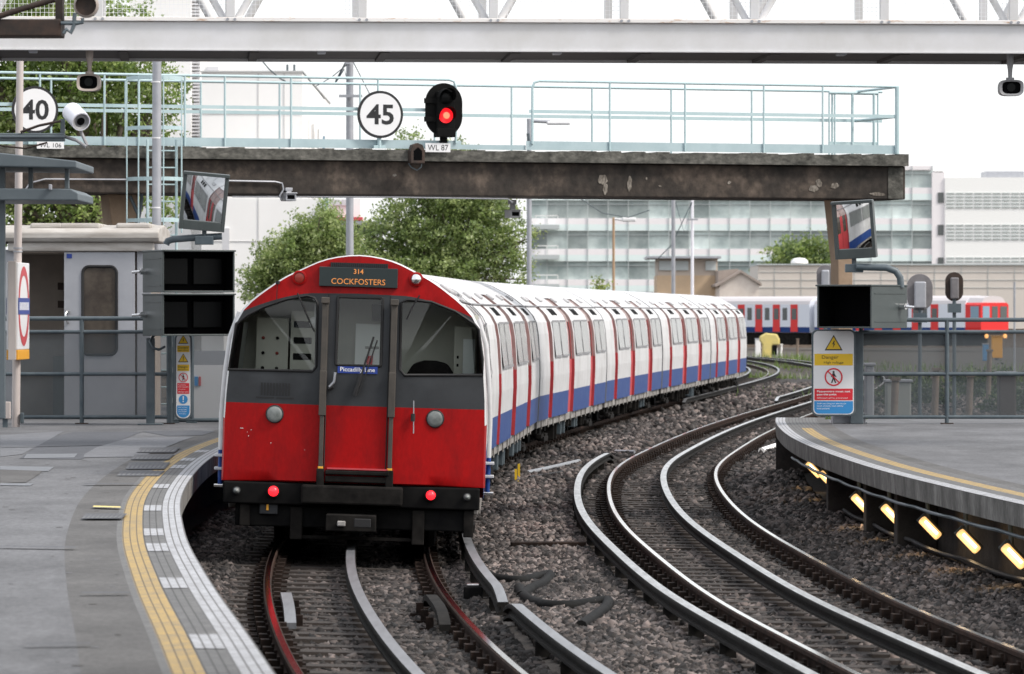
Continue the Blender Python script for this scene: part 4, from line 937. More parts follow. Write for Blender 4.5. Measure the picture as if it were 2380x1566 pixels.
# ------------------------------------------------------------------ white footbridge across the foreground
FB0 = (0, 55.4, 0); FBR = .067
fb = thing('footbridge', 'white steel truss footbridge crossing above the train and both platforms', 'footbridge', FB0, FBR)
mb = MB(); mb.bx(-9.5, 9.5, 0, .05, 5.43, 5.745); mb.bx(-9.5, 9.5, -.02, .05, 5.41, 5.43); mb.build('girder', M['br_white'], fb, bevel=.004)
mb = MB(); mb.bx(-9.5, 9.5, -.05, .12, 5.752, 5.80); mb.build('ledge', M['br_rust'], fb, bevel=.006)
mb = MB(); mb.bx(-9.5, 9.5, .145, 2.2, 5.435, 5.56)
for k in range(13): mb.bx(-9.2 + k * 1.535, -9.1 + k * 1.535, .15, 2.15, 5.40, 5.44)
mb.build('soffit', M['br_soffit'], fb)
mb = MB(); mb.bx(-9.5, 9.5, 2.17, 2.22, 5.40, 5.8); mb.build('girder', M['br_white'], fb)
for k in range(-6, 7):
    u = -.217 + 1.535 * k
    mb = MB(); mb.bx(u - .052, u + .052, -.045, .05, 5.80, 8.2); mb.build('post', M['br_white'], fb, bevel=.006)
    mb = MB(); 
    for q in (-.035, .05): mb = MB(); mb.cyl((u + q, -.065, 5.775), (u + q, -.045, 5.775), .017, 8); mb.build('bolt', M['galv'], fb)
    mb = MB(); mb.bx(u - .045, u + .045, 2.1, 2.2, 5.56, 8.2); mb.build('post', M['br_white'], fb)
    if k % 2 == 0:
        for v, r in ((.09, .042), (2.1, .05)):
            for s in (-1, 1):
                mb = MB(); mb.tube([(u + s * .08, v, 5.79 if v < 1 else 5.65), (u + s * 1.42, v, 8.1)], r, 10); mb.build('diagonal', M['br_white'], fb, smooth=60)
    if k < 6:
        mb = MB(); mb.quad((u + .05, .06, 5.8), (u + 1.48, .06, 5.8), (u + 1.48, .06, 7.0), (u + .05, .06, 7.0)); mb.build('mesh_panel', M['br_mesh'], fb)
for v in (.0, 2.15):
    mb = MB(); mb.bx(-9.5, 9.5, v - .05, v + .06, 8.1, 8.3); mb.build('top_chord', M['br_white'], fb)
for k in range(-3, 4):
    u = -.217 + 1.535 * (k * 2 + .5) + .3 * (k % 2)
    mb = MB(); mb.bx(u - .05, u + .05, .16, .42, 5.395, 5.432); mb.build('soffit_bracket', M['galv'], fb, bevel=.01)

def hood_camera(label, px, py_top, py0, py1, wpx, m, Y):
    """camera in a drop shaped weather hood hanging from the footbridge on a stem"""
    k = Y / F; c = P(px, (py0 + py1) / 2, Y); w_ = wpx * k / 2; h = (py1 - py0) * k / 2
    t = thing('surveillance_camera', label, 'camera', (c.x, Y, c.z - h), group='hooded cameras hanging from the footbridge')
    def ring(s, y, dz=0): return [(w_ * s * math.copysign(abs(math.cos(a)) ** .6, math.cos(a)), y, h + dz + h * s * math.copysign(abs(math.sin(a)) ** .55, math.sin(a)) * (1.12 if math.sin(a) < 0 else 1)) for a in [2 * math.pi * q / 24 for q in range(24)]]
    mb = MB(); rs = [ring(.74, -.13), ring(.97, -.15), ring(1.0, -.05), ring(.92, .15), ring(.55, .26)]
    for a, b in zip(rs, rs[1:]):
        o = len(mb.v); mb.add(a + b, [(i, (i + 1) % 24, 24 + (i + 1) % 24, 24 + i) for i in range(24)])
    mb.add(rs[-1], [tuple(range(24))]); mb.build('hood', m, t, smooth=50)
    mb = MB(); mb.add(ring(.78, -.10), [tuple(range(24))]); mb.build('window', M['box_in'], t)
    mb = MB(); mb.cyl((0, -.04, h), (0, -.11, h), .05, 12); mb.build('lens', M['screen'], t)
    zt = (py0 - py_top) * k + 2 * h
    mb = MB(); mb.tube([(0, .03, 2 * h - .01), (0, .03, 2 * h + .03)], .05, 10); mb.tube([(0, .03, 2 * h), (0, .03, 2 * h + .12), (0, .03, zt - .1), (0, .03, zt + .02)], [.022, .028, .042, .046], 10); mb.build('stem', m, t, smooth=60)
hood_camera('cream hooded camera hanging below the left part of the white footbridge', 208, 118, 172, 211, 56, M['cctv_cream'], 55.3)
hood_camera('grey hooded camera hanging below the right end of the white footbridge', 2348, 126, 186, 222, 58, M['cctv_grey'], 56.1)

# ------------------------------------------------------------------ concrete signal gantry with pale blue railings
GA = Vector((-1290 * 74.7 / F, 74.7, 0)); GB = Vector((922 * 79.7 / F, 79.7, 0)); GU = (GB - GA).normalized(); GL = (GB - GA).length; GR = math.atan2(GU.y, GU.x)
def gu(px, v=0.0):
    kx = (px - CX) / F; a = GA + Vector((-GU.y, GU.x, 0)) * v; return (kx * a.y - a.x) / (GU.x - GU.y * kx)
def gY(u, v=0.0): return (GA + GU * u + Vector((-GU.y, GU.x, 0)) * v).y
def gz(px, py, v=0.0): return CH - (py - HY) * gY(gu(px, v), v) / F
ga = thing('signal_gantry', 'weathered concrete gantry with pale blue railings spanning the tracks', 'signal gantry', GA, GR)
ZL0, ZL1, ZB = 4.83, 5.03, 4.27
mb = MB(); mb.bx(-3, GL - .0, .14, 1.75, ZB, ZL0 - .003)
mb.build('beam', M['concrete'], ga, bevel=.02)
mb = MB(); n = 90; rg = random.Random(2)                                        # lip with a broken upper edge
for i in range(n):
    a, b = -3 + (GL + 3.0) * i / n, -3 + (GL + 3.0) * (i + 1) / n; mb.bx(a, b, .0, 1.95, ZL0, ZL1 - (.03 * rg.random() if i < n - 1 else 0))
mb.build('deck_slab', M['conc_lip'], ga)
mb = MB(); u = GL; mb.bx(u - .32, u - .05, .125, .14, ZB + .01, ZL0 - .02, 0); mb.build('end_pad', M['conc_lip'], ga)
for px0, px1, y0, y1 in ((1390, 1412, 402, 432), (1400, 1414, 425, 452), (1457, 1470, 408, 445), (1880, 1902, 428, 448), (1895, 1912, 415, 435), (1930, 1950, 423, 440), (2020, 2060, 446, 456), (912, 922, 403, 411), (1690, 1700, 420, 428), (1500, 1506, 412, 418), (1530, 1538, 430, 434)):
    a, b = gu(px0, .13), gu(px1, .13); za, zb = gz(px0, y1, .13), gz(px0, y0, .13); mb = MB(); rg = random.Random(px0); pts = []
    for q in range(24): an = 2 * math.pi * q / 24; rr_ = .85 + .13 * math.sin(2 * an + px0) + .07 * math.sin(5 * an + 2 * px0) + rg.uniform(-.06, .06); pts.append(((a + b) / 2 + (b - a) / 2 * math.cos(an) * rr_, (za + zb) / 2 + (zb - za) / 2 * math.sin(an) * rr_))
    mb.prism(pts, .131, .142); mb.build('pale_patch', M['stain'], ga)
# columns
def column(px_t0, px_t1, px_b0, px_b1, z_mid, v0, v1):
    a0, a1, b0, b1 = gu(px_t0, v0), gu(px_t1, v0), gu(px_b0, v0), gu(px_b1, v0); mb = MB()
    mb.prism([(a0, ZB - .002), (b0, z_mid), (b0, -.4), (b1, -.4), (b1, z_mid), (a1, ZB - .002)], v0, v1); mb.build('column', M['conc_col'], ga, bevel=.015)
column(252, 325, 266, 310, 3.4, .7, 1.3); column(1932, 1995, 1948, 1982, 3.2, .7, 1.05)
# railings
def grail(name, pts, r=.022, m='rail_blue', flat=None):
    mb = MB()
    if flat:
        (p0, p1) = pts; mb.box(((p0[0] + p1[0]) / 2, p0[1], (p0[2] + p1[2]) / 2), (abs(p1[0] - p0[0]), .008, flat), 0)
    else: mb.tube(pts, r, 8)
    return mb.build(name, M[m], ga, smooth=60)
VF, VB = .06, 1.9; ZT, ZM = 6.165, 5.665
cut0, cut1 = gu(1062), gu(1240)
grail('handrail', [(gu(-150), VF, ZT), (cut0 - .12, VF, ZT), (cut0 - .03, VF, ZT - .03), (cut0, VF, ZT - .12), (cut0, VF, ZL1 + .1)]); grail('handrail', [(gu(-150), VF, ZM), (cut0, VF, ZM)], flat=.055)
grail('handrail', [(cut1, VF, ZL1 + .1), (cut1, VF, ZT - .12), (cut1 + .03, VF, ZT - .03), (cut1 + .12, VF, ZT), (gu(2090), VF, ZT)]); grail('handrail', [(gu(1232), VF, ZM), (gu(2093), VF, ZM)], flat=.055)
grail('handrail', [(gu(-150, VB), VB, ZT), (gu(2050, VB), VB, ZT)]); grail('handrail', [(gu(-150, VB), VB, ZM), (gu(2050, VB), VB, ZM)], flat=.055)
for px in (95, 245, 325, 432, 525, 679, 881, 1420, 1595, 1778, 1915): grail('rail_post', [(gu(px), VF, ZL1), (gu(px), VF, ZT)], .018)
grail('rail_post', [(gu(2088), VF, ZL1), (gu(2088), VF, ZT)], .04)
for px in (119, 292, 467, 650, 837, 1010, 1189, 1376, 1560, 1747, 1934): grail('rail_post', [(gu(px, VB), VB, ZL1), (gu(px, VB), VB, ZT)], .018)
for px in (1927, 1940, 1981, 2031, 2040): grail('rail_post', [(gu(px, VB - .1), VB - .1, ZL1), (gu(px, VB - .1), VB - .1, ZT - .02)], .026 if px in (1981, 2031) else .016)
grail('handrail', [(gu(1927, VB - .1), VB - .1, 5.27), (gu(2040, VB - .1), VB - .1, 5.27)], flat=.05); grail('handrail', [(gu(1927, VB - .1), VB - .1, ZT - .03), (gu(2040, VB - .1), VB - .1, ZT - .03)], .03)
grail('handrail', [(gu(2090), VF, ZT), (gu(2090), VB, ZT)]); grail('handrail', [(gu(2090), VF, ZM), (gu(2090), VB, ZM)], .025)
grail('toe_board', [(gu(-150), VF + .02, 5.1), (cut0 + .1, VF + .02, 5.1)], m='toe_blue', flat=.14); grail('toe_board', [(cut0 + .1, VF + .05, 5.07), (cut1 - .1, VF + .05, 5.07)], m='toe_blue', flat=.08); grail('toe_board', [(cut1 - .1, VF + .02, 5.105), (gu(2090), VF + .02, 5.105)], m='toe_blue', flat=.145)
grail('toe_board', [(gu(-150, VB), VB, 5.19), (gu(1060, VB), VB, 5.19)], m='rail_rust', flat=.1); grail('toe_board', [(gu(1672, VB), VB, 5.15), (gu(2262, VB), VB, 5.15)], m='rail_rust', flat=.05) if False else grail('toe_board', [(gu(1485, VB), VB, 5.155), (gu(2012, VB), VB, 5.155)], m='rail_rust', flat=.05)
# caged ladder
la = gu(383, -.1); z0, z1 = gz(383, 560, -.1), gz(383, 182, -.1)
mb = MB(); k = gY(la) / F; ul, ur = gu(343, -.05), gu(410, -.05)
for u in (ul, ur): mb.tube([(u, -.05, .8), (u, -.05, ZL1 + .1)], .022, 6)
z = .9
while z < ZL1: mb.tube([(ul, -.05, z), (ur, -.05, z)], .012, 6); z += .27
mb.build('ladder', M['rail_blue'], ga, smooth=60)
mb = MB(); ca, cb = gu(306, -.45), gu(434, -.45); cm = (ca + cb) / 2; cr = (cb - ca) / 2
def hoop(z): return [(cm + cr * math.cos(a), -.12 - .62 * max(0, math.sin(a)) - (0 if 0 <= a <= math.pi else 0), z) for a in [math.pi * q / 14 for q in range(15)]]
for py in (182, 298, 416, 512):
    z = gz(383, py, -.4); mb2 = hoop(z)
    for a, b in zip(mb2, mb2[1:]):
        dirv = Vector(b) - Vector(a); mb.box((Vector(a) + Vector(b)) / 2, (dirv.length + .01, .006, .06), 0, Matrix.Rotation(math.atan2(dirv.y, dirv.x), 3, 'Z'))
for q in (0, 3, 7, 11, 14):
    p_ = hoop(0)[q]; mb.tube([(p_[0], p_[1], gz(383, 540, -.4)), (p_[0], p_[1], gz(383, 180, -.4))], .011, 6)
mb.build('ladder_cage', M['rail_blue'], ga, smooth=40)
# conduit on the beam and drooping cables
def gp(px, py, v): return (gu(px, v), v, gz(px, py, v))
mb = MB(); mb.tube([gp(40, 470, .10), gp(70, 425, .10), gp(105, 416, .10), gp(440, 418, .10), gp(640, 422, .10), gp(656, 426, .10), gp(659, 440, .10), gp(650, 455, .10), gp(654, 464, .10)], .016, 6); mb.tube([gp(540, 457, .12), gp(900, 458, .12), gp(1180, 462, .12), gp(1192, 470, .12)], .012, 6); mb.build('conduit', M['galv'], ga, smooth=60)
mb = MB(); mb.tube([gp(310, 345, .2), gp(330, 460, .4), gp(322, 510, .42), gp(312, 560, .45)], .03, 6); mb.tube([gp(302, 455, .45), gp(322, 500, .42), gp(308, 560, .45)], .03, 6); mb.build('column_cable', M['fence'], ga, smooth=60)

GM = lambda u, v, z: tuple(GA + GU * u + Vector((-GU.y, GU.x, 0)) * v + Vector((0, 0, z)))
def speed_sign(txt, label, px, py, r):
    v = -.02; u = gu(px, v); z = gz(px, py, v); t = thing('speed_sign', label, 'speed sign', GM(u, v, ZL1), GR, 'round speed limit signs on the gantry'); z -= ZL1
    mb = MB(); mb.prism(circle(0, z, r, 48), -.03, -.002, 0); mb.build('ring', M['sign_black'], t)
    mb = MB(); mb.prism(circle(0, z, r * .89, 48), -.034, -.028, 0); mb.build('face', M['sign_white'], t)
    mb = MB(); text(mb, txt, -.005, z, lambda x, zz: (x, -.037, zz), h=r * .86, wid=r * 1.2, bold=.022); mb.build('number', M['sign_black'], t)
    mb = MB(); mb.tube([(0, .02, 0), (0, .02, z + .2)], .03, 8); mb.bx(-.1, .1, .0, .05, -.0, .05); mb.build('post', M['rail_blue'], t, smooth=60)
speed_sign('45', 'round white 45 speed sign with black ring beside the red signal', 883, 266, .385)
speed_sign('40', 'round white 40 speed sign with black ring behind the cream pole', 81, 255, .375)
def gplate(txt, label, px0, px1, py0, py1, wid):
    v = -.05; u = gu((px0 + px1) / 2, v); z = gz(px0, (py0 + py1) / 2, v); w_ = gu(px1, v) - gu(px0, v); h = (py1 - py0) * gY(u) / F
    t = thing('number_plate', label, 'sign', GM(u, v, z - h / 2), GR, 'signal number plates on the gantry')
    mb = MB(); mb.bx(-w_ / 2, w_ / 2, 0, .012, 0, h); mb.build('plate', M['sign_white'], t)
    mb = MB(); text(mb, txt, 0, h / 2, lambda x, zz: (x, -.003, zz), h=h * .62, wid=wid * w_, bold=.0); mb.build('lettering', M['sign_black'], t)
gplate('WL 87', 'white plate reading WL 87 under the red signal', 989, 1047, 332, 353, .82); gplate('WL 106', 'white plate reading WL 106 at the left end of the gantry', 86, 149, 329, 345, .8)
# colour light signal showing red
v = .0; u = gu(1031, v); zc = gz(1031, 255, v); k = gY(u) / F
sg = thing('railway_signal', 'black oval railway signal showing red above the gantry deck', 'signal', GM(u, v, ZL1), GR); zc -= ZL1
rx, rz = 45 * k, 62 * k; ov = [(rx * math.cos(a), zc + (rz - rx) * (1 if math.sin(a) > 0 else -1) * .55 + rx * 1.05 * math.sin(a) if abs(math.sin(a)) > 1e-9 else zc) for a in [2 * math.pi * q / 48 for q in range(48)]]
ov = [(rx * math.cos(a), zc + (rz - rx * 1.02) * (1 if math.sin(a) >= 0 else -1) + rx * 1.02 * math.sin(a)) for a in [2 * math.pi * (q + .5) / 48 for q in range(48)]]
mb = MB(); mb.prism(ov, -.02, .0); mb.build('backboard', M['black'], sg)
mb = MB(); mb.bx(-.14, .16, -.12, -.02, zc - .38, zc + .3); mb.bx(-.12, .14, -.1, .06, .2, zc - .36); mb.bx(-.15, .17, -.13, .08, .19, .33); mb.bx(-.05, .07, .0, .07, 0, .25); mb.build('housing', M['black'], sg, bevel=.015)
for py, m in ((226, 'screen'), (269, 'sig_red')):
    z = gz(1031, py, v) - ZL1; mb = MB(); r = 17.5 * k; mb.lathe([(r, 0), (r * .7, -.03), (r * .45, -.038), (.001, -.045)], (.0, -.125, z), (0, 1, 0), 24, [0, 0, 1]); mb.build('lens', [M[m], M['sig_core'] if m == 'sig_red' else M[m]], sg, smooth=60)
    mb = MB(); pts = [(-.125 - .0, a) for a in range(5)]; rr = r * 1.15; L = [(rr * math.cos(R(a)), z + rr * math.sin(R(a))) for a in range(-20, 201, 20)]
    for (xa, za), (xb, zb) in zip(L, L[1:]): mb.add([(xa, -.12, za), (xb, -.12, zb), (xb, -.12 - .2 * max(.25, (zb - z) / rr * .5 + .6), zb), (xa, -.12 - .2 * max(.25, (za - z) / rr * .5 + .6), za)], [(0, 1, 2, 3)])
    mb.build('visor', M['black'], sg, smooth=60)
    mb = MB(); mb.bx(-.34, -.14, -.06, -.02, z - .1, z - .02); mb.build('side_bracket', M['black'], sg)
# small black signal lamp on the face of the slab
v = -.03; u = gu(964, v); z = gz(964, 380, v); t = thing('repeater_lamp', 'black hooded lamp fixed to the slab edge left of the WL 87 plate', 'lamp', GM(u, v, z), GR); k = gY(u) / F
mb = MB(); mb.prism([(-17 * k, 0), (17 * k, 0), (17 * k, .2), (12 * k, .3), (0, .33), (-12 * k, .3), (-17 * k, .2)], -.18, .0); mb.build('hood', M['rust_dk'], t, bevel=.01)
mb = MB(); mb.prism([(-10 * k, .05), (10 * k, .05), (10 * k, .2), (0, .26), (-10 * k, .2)], -.184, -.17); mb.build('opening', M['box_in'], t)
mb = MB(); mb.tube([(-.12, -.06, 0), (-.08, -.06, -.06), (.02, -.06, -.11), (.09, -.06, -.06), (.1, -.06, .0)], .01, 6); mb.build('cable', M['fence'], t, smooth=60)
def mini_cam(label, px, py0, py1, m, v):
    u = gu(px, v); zt, zb = gz(px, py0, v), gz(px, py1, v); t = thing('small_camera', label, 'camera', GM(u, v, zb), GR, 'small cameras under the gantry beam'); h = zt - zb
    mb = MB(); mb.bx(-.09, .09, -.12, .2, 0, .12); mb.bx(-.1, .1, -.16, .2, .115, .135); mb.build('housing', M[m], t, bevel=.012)
    mb = MB(); mb.bx(-.06, .06, -.125, -.118, .03, .095); mb.build('window', M['box_in'], t)
    mb = MB(); mb.bx(-.04, .04, .0, .08, .13, h * .75); mb.bx(-.06, .06, .0, .12, h * .75, h); mb.build('bracket', M[m], t, bevel=.008)
mini_cam('small grey camera at the end of the conduit left under the gantry', 672, 436, 467, 'galv', .06); mini_cam('small camera on a dangling bracket under the gantry in front of trees', 1193, 464, 506, 'cctv_grey', .6)

# ------------------------------------------------------------------ left platform: pole, station sign, shelter, camera, fence, hut
Yp = 66.7; k = Yp / F
t = thing('lamp_pole', 'tall cream painted pole carrying the station roundel box', 'pole', (P(36, 992, Yp).x, Yp, HP_))
a, b = P(36.5, 992, Yp), P(48, 60, Yp); a.z = HP_; mb = MB(); mb.tube([a, a.lerp(b, .45), b], [.058, .056, .048], 16); mb.build('shaft', M['pole_cream'], t, smooth=60, world=True)
for py in (578, 586): mb = MB(); c = a.lerp(b, (992 - py) / 932); mb.tube([c, c + Vector((0, 0, .02))], .066, 16); mb.build('band', M['galv'], t, smooth=60, world=True)
mb = MB(); mb.bx(P(48, 950, Yp).x, P(56, 950, Yp).x, Yp - .08, Yp, HP_ + .05, HP_ + .2); mb.build('access_cover', M['fence'], t, bevel=.01, world=True)
c = P(42, 722, Yp - .18); st = thing('station_sign', 'white station sign box with red roundel and orange foot on the cream pole', 'station sign', (c.x, c.y, P(42, 835, Yp).z), R(-91.8))
# local: x runs along the board away from the viewer, y points to the right hand face
hh = 224 * k; L_ = 1.18
mb = MB(); mb.bx(-L_ / 2, L_ / 2, -.08, .08, .14, hh); mb.build('box', M['sign_white'], st, bevel=.01)
mb = MB(); mb.bx(-L_ / 2, L_ / 2, -.081, .081, -.0, .138); mb.build('foot_panel', M['orange'], st, bevel=.008)
zc = .14 + (hh - .14) * .5
for s in (1, -1):
    mb = MB(); n = 48; ro, ri = .56, .43; V = []
    for q in range(n): an = 2 * math.pi * q / n; V += [(ro * math.cos(an), s * .083, zc + ro * math.sin(an)), (ri * math.cos(an), s * .083, zc + ri * math.sin(an))]
    mb.add(V, [(2 * q, 2 * q + 1, (2 * q + 3) % (2 * n), (2 * q + 2) % (2 * n)) for q in range(n)]); mb.build('roundel_ring', M['roundel_red'], st)
    mb = MB(); mb.bx(-.585, .585, s * .083, s * .087, zc - .115, zc + .115); mb.build('roundel_bar', M['line_blue'], st)
    mb = MB()
    for q in range(9): mb.bx(-.47 + q * .11, -.41 + q * .11, s * .087, s * .089, zc - .055, zc + .055)
    mb.build('lettering', M['white_txt'], st)
mb = MB(); mb.bx(L_ / 2, L_ / 2 + .03, -.055, .055, .0, hh + .02); mb.build('edge_channel', M['pole_cream'], st, bevel=.005)
# junction box
q = thing('junction_box', 'small cream junction box beside the foot of the cream pole', 'junction box', (P(12, 990, 66.4).x, 66.4, HP_))
mb = MB(); mb.bx(-.075, .075, -.06, .06, .12, .36); mb.build('box', M['pole_cream'], q, bevel=.01); mb = MB(); mb.bx(-.035, .035, -.03, .03, 0, .12); mb.build('foot', M['fence'], q)
# shelter roof and equipment at the left edge
Ys = 63.0; k = Ys / F
sh = thing('platform_shelter', 'blue grey glazed platform shelter with two tier roof at the left edge', 'shelter', (P(-60, 990, Ys).x, Ys, HP_))
def sbox(name, x0, x1, y0, y1, d0, d1, m, bev=.01):
    a, b = P(x0, y1, Ys), P(x1, y0, Ys); mb = MB(); mb.bx(a.x, b.x, Ys + d0, Ys + d1, a.z, b.z); return mb.build(name, M[m], sh, bevel=bev, world=True)
mb = MB(); pts = [(P(x, y, Ys).x, P(x, y, Ys).z) for x, y in ((-260, 332), (0, 355), (178, 374), (178, 390), (0, 387), (-260, 387))]; mb.prism(pts, Ys, Ys + 2.6); mb.build('roof', M['shelter'], sh, bevel=.015, world=True)
mb = MB(); pts = [(P(x, y, Ys).x, P(x, y, Ys).z) for x, y in ((-260, 435), (162, 438), (180, 448), (180, 465), (-260, 464))]; mb.prism(pts, Ys + .1, Ys + 2.4); mb.build('lower_roof', M['shelter'], sh, bevel=.015, world=True)
for x in (62, 147): sbox('roof_strut', x - 5, x + 5, 388, 437, .5, .6, 'shelter')
sbox('bracket_light', 113, 120, 428, 441, .0, .1, 'hut')
for x in (-4, -150): sbox('post', x - 6, x + 8, 388, 975, .4, .5, 'shelter')
mb = MB(); a, b = P(-150, 960, Ys), P(-10, 470, Ys); mb.quad((a.x, Ys + .45, a.z), (b.x, Ys + .45, a.z), (b.x, Ys + .45, b.z), (a.x, Ys + .45, b.z)); mb.build('glazing', M['pane'], sh, world=True)
# bracket beam with white bullet camera
Yc = 62.0; k = Yc / F
bt = thing('equipment_beam', 'pale blue grey beam with an upright and stay at the left edge', 'beam', P(-60, 330, Yc)); a, b = P(-200, 328, Yc), P(150, 309, Yc)
mb = MB(); mb.bx(a.x, b.x, Yc, Yc + .12, a.z, b.z); mb.bx(a.x, b.x + .01, Yc - .03, Yc, (a.z + b.z) / 2 - .01, (a.z + b.z) / 2 + .02); mb.build('beam', M['shelter'], bt, bevel=.01, world=True)
a, b = P(140, 310, Yc), P(150, 276, Yc); mb = MB(); mb.bx(a.x, b.x, Yc + .03, Yc + .09, a.z, b.z); mb.build('upright', M['shelter'], bt, world=True)
mb = MB(); mb.tube([P(48, 307, Yc), P(90, 292, Yc), P(142, 281, Yc)], .018, 6); mb.build('stay', M['rust_dk'], bt, smooth=60, world=True)
mb = MB(); mb.tube([P(-10, 335, Yc), P(10, 340, Yc), P(60, 345, Yc), P(110, 331, Yc)], .012, 6); mb.build('cable', M['rust_dk'], bt, smooth=60, world=True)
bc = thing('bullet_camera', 'white cylindrical bullet camera on a bent arm at the upper left', 'camera', P(196, 305, Yc))
a, b = P(165, 258, Yc + .22), P(189, 283, Yc - .1); ax = (b - a).normalized(); r = 23 * k
mb = MB(); L_ = (b - a).length; mb.lathe([(.01, 0), (r * .8, 0), (r, .03), (r, L_ * .9), (r * .98, L_), (r * .85, L_), (r * .6, L_ - .03), (.01, L_ - .03)], a, ax, 24, [0, 0, 0, 0, 0, 1, 1]); mb.build('body', [M['cctv_white'], M['cctv_grey']], bc, smooth=40, world=True)
mb = MB(); mb.lathe([(r * .42, L_ - .015), (.001, L_ - .01)], a, ax, 18); mb.build('lens', M['box_in'], bc, world=True)
mb = MB(); mb.tube([P(152, 318, Yc + .1), P(178, 326, Yc), P(200, 341, Yc - .05), P(203, 338, Yc), P(190, 310, Yc + .02), P(186, 298, Yc + .05)], .022, 8); mb.build('arm', M['cctv_grey'], bc, smooth=60, world=True)
# dark equipment close to the camera at the top left
Yq = 34.0; k = Yq / F
dk = thing('lamp_bracket', 'rusty dark bracket with round floodlight at the top left corner', 'floodlight', P(60, 85, Yq))
a, b = P(-120, 84, Yq), P(142, 44, Yq); mb = MB(); mb.bx(a.x, b.x, Yq, Yq + .3, a.z, b.z); mb.build('box', M['rust_dk'], dk, bevel=.01, world=True)
a, b = P(127, 46, Yq), P(144, -40, Yq); mb = MB(); mb.bx(a.x, b.x, Yq + .05, Yq + .2, a.z, b.z); mb.build('hanger', M['rust_dk'], dk, world=True)
mb = MB(); mb.tube([P(-40, 50, Yq), P(60, 18, Yq), P(128, -2, Yq)], .022, 8); mb.build('stay', M['rust_dk'], dk, smooth=60, world=True)
mb = MB(); c = P(200, 12, Yq); r = 29 * k; mb.lathe([(r * .3, .3), (r * .8, .22), (r, .05), (r, 0), (r * .84, -.01), (r * .8, .02), (.001, .03)], c, (0, 1, 0), 28, [0, 0, 0, 0, 1, 1]); mb.build('lamp_head', [M['cctv_cream'], M['rust_dk']], dk, smooth=50, world=True)
mb = MB(); mb.tube([P(174, 30, Yq), P(172, 60, Yq), P(165, 76, Yq), P(155, 68, Yq), P(148, 78, Yq)], .015, 8); mb.tube([P(142, 54, Yq), P(180, 54, Yq), P(192, 52, Yq), P(192, 42, Yq)], .014, 8); mb.build('cable', M['fence'], dk, smooth=60, world=True)
# tall grey pole behind the hut
def pole(name, label, px, py0, py1, w0, w1, Y, m, cat='lamp column', group='poles behind the train', lean=0, parts=()):
    k = Y / F; a = P(px, 728, Y); a.z = -.35; t = thing(name, label, cat, a, group=group)
    b = P(px + lean, py0, Y); mb = MB(); mb.tube([a, a.lerp(b, .5), b], [w1 * k / 2, (w0 + w1) * k / 4, w0 * k / 2], 14); mb.build('shaft', M[m], t, smooth=60, world=True); return t
t = pole('lamp_column', 'thick galvanised grey pole rising behind the white hut', 363, 40, 560, 21, 23, 74, 'galv', lean=2)
for py in (192, 322, 484): c = P(363, py, 74); mb = MB(); mb.tube([c, c + Vector((0, 0, .02))], 12 * 74 / F, 14); mb.build('band', M['sign_white'], t, smooth=60, world=True)
t = pole('lamp_column', 'tall grey pole with a cross arm standing behind the train front', 813, 136, 600, 17, 19, 110, 'galv')
mb = MB(); a, b = P(788, 226, 109.8), P(842, 220, 109.8); mb.bx(a.x, b.x, 109.75, 109.85, a.z, b.z); mb.build('cross_arm', M['galv'], t, world=True)
mb = MB(); mb.tube([P(813, 145, 109.8), P(770, 180, 109.8), P(735, 200, 109.8)], .012, 5); mb.tube([P(806, 140, 109.8), P(782, 185, 109.8), P(778, 195, 109.8), P(800, 160, 109.8), P(808, 188, 109.8)], .02, 5); mb.tube([P(820, 142, 109.8), P(860, 220, 109.8)], .012, 5); mb.build('cable', M['fence'], t, smooth=60, world=True)
mb = MB(); mb.bx(P(803, 150, 109.7).x, P(814, 150, 109.7).x, 109.5, 109.8, P(803, 152, 110).z, P(803, 140, 110).z); mb.build('clamp', M['galv'], t, world=True)
t = pole('lamp_column', 'slim grey column with a lamp arm above the gantry deck', 1230, 276, 650, 11, 12, 140, 'galv')
mb = MB(); a = P(1232, 281, 140); b = P(1325, 288, 140); mb.tube([a, P(1280, 283, 140)], .05, 8); mb.build('arm', M['galv'], t, smooth=60, world=True)
mb = MB(); c = P(1298, 286, 140); mb.box(c, (.7, .25, .1)); mb.build('lantern', M['sign_white'], t, bevel=.04, world=True)
mb = MB(); mb.tube([P(1227, 310, 139.8), P(1232, 345, 139.8)], .05, 6); mb.build('cable', M['fence'], t, world=True)
t = pole('lamp_column', 'thin wooden lamp pole with white lantern in front of glass office', 1426, 505, 665, 6, 7, 250, 'woodpole')
mb = MB(); mb.tube([P(1426, 508, 250), P(1455, 512, 250)], .06, 6); mb.build('arm', M['sign_white'], t, world=True)
mb = MB(); mb.box(P(1462, 510, 250), (.75, .3, .22)); mb.build('lantern', M['sign_white'], t, bevel=.06, world=True)
t = pole('lamp_column', 'medium grey pole in front of the tan brick tower', 1565, 405, 675, 9, 9.5, 180, 'galv'); t['label'] = 'dark grey pole standing left of the tan tower centre'
t = pole('lamp_column', 'pale slim pole with small cross piece right of the dark grey pole', 1609, 462, 680, 7, 8, 220, 'cctv_white')
mb = MB(); a, b = P(1598, 512, 219.8), P(1622, 508, 219.8); mb.bx(a.x, b.x, 219.7, 219.8, a.z, b.z); mb.build('cross_arm', M['galv'], t, world=True)
def wire(label, pts, r): mb = MB(); mb.tube(pts, r, 5); tag(mb.build('overhead_cable', M['fence'], smooth=60), label, 'cable', 'overhead cables')
wire('thin overhead cable drooping left of the tall cross arm pole', [P(600, 130, 100), P(625, 160, 100), P(650, 182, 100), P(668, 191, 100)], .015)
wire('thin cable falling in front of the white building corner', [P(704, 168, 105), P(730, 200, 105), P(754, 230, 105)], .010)
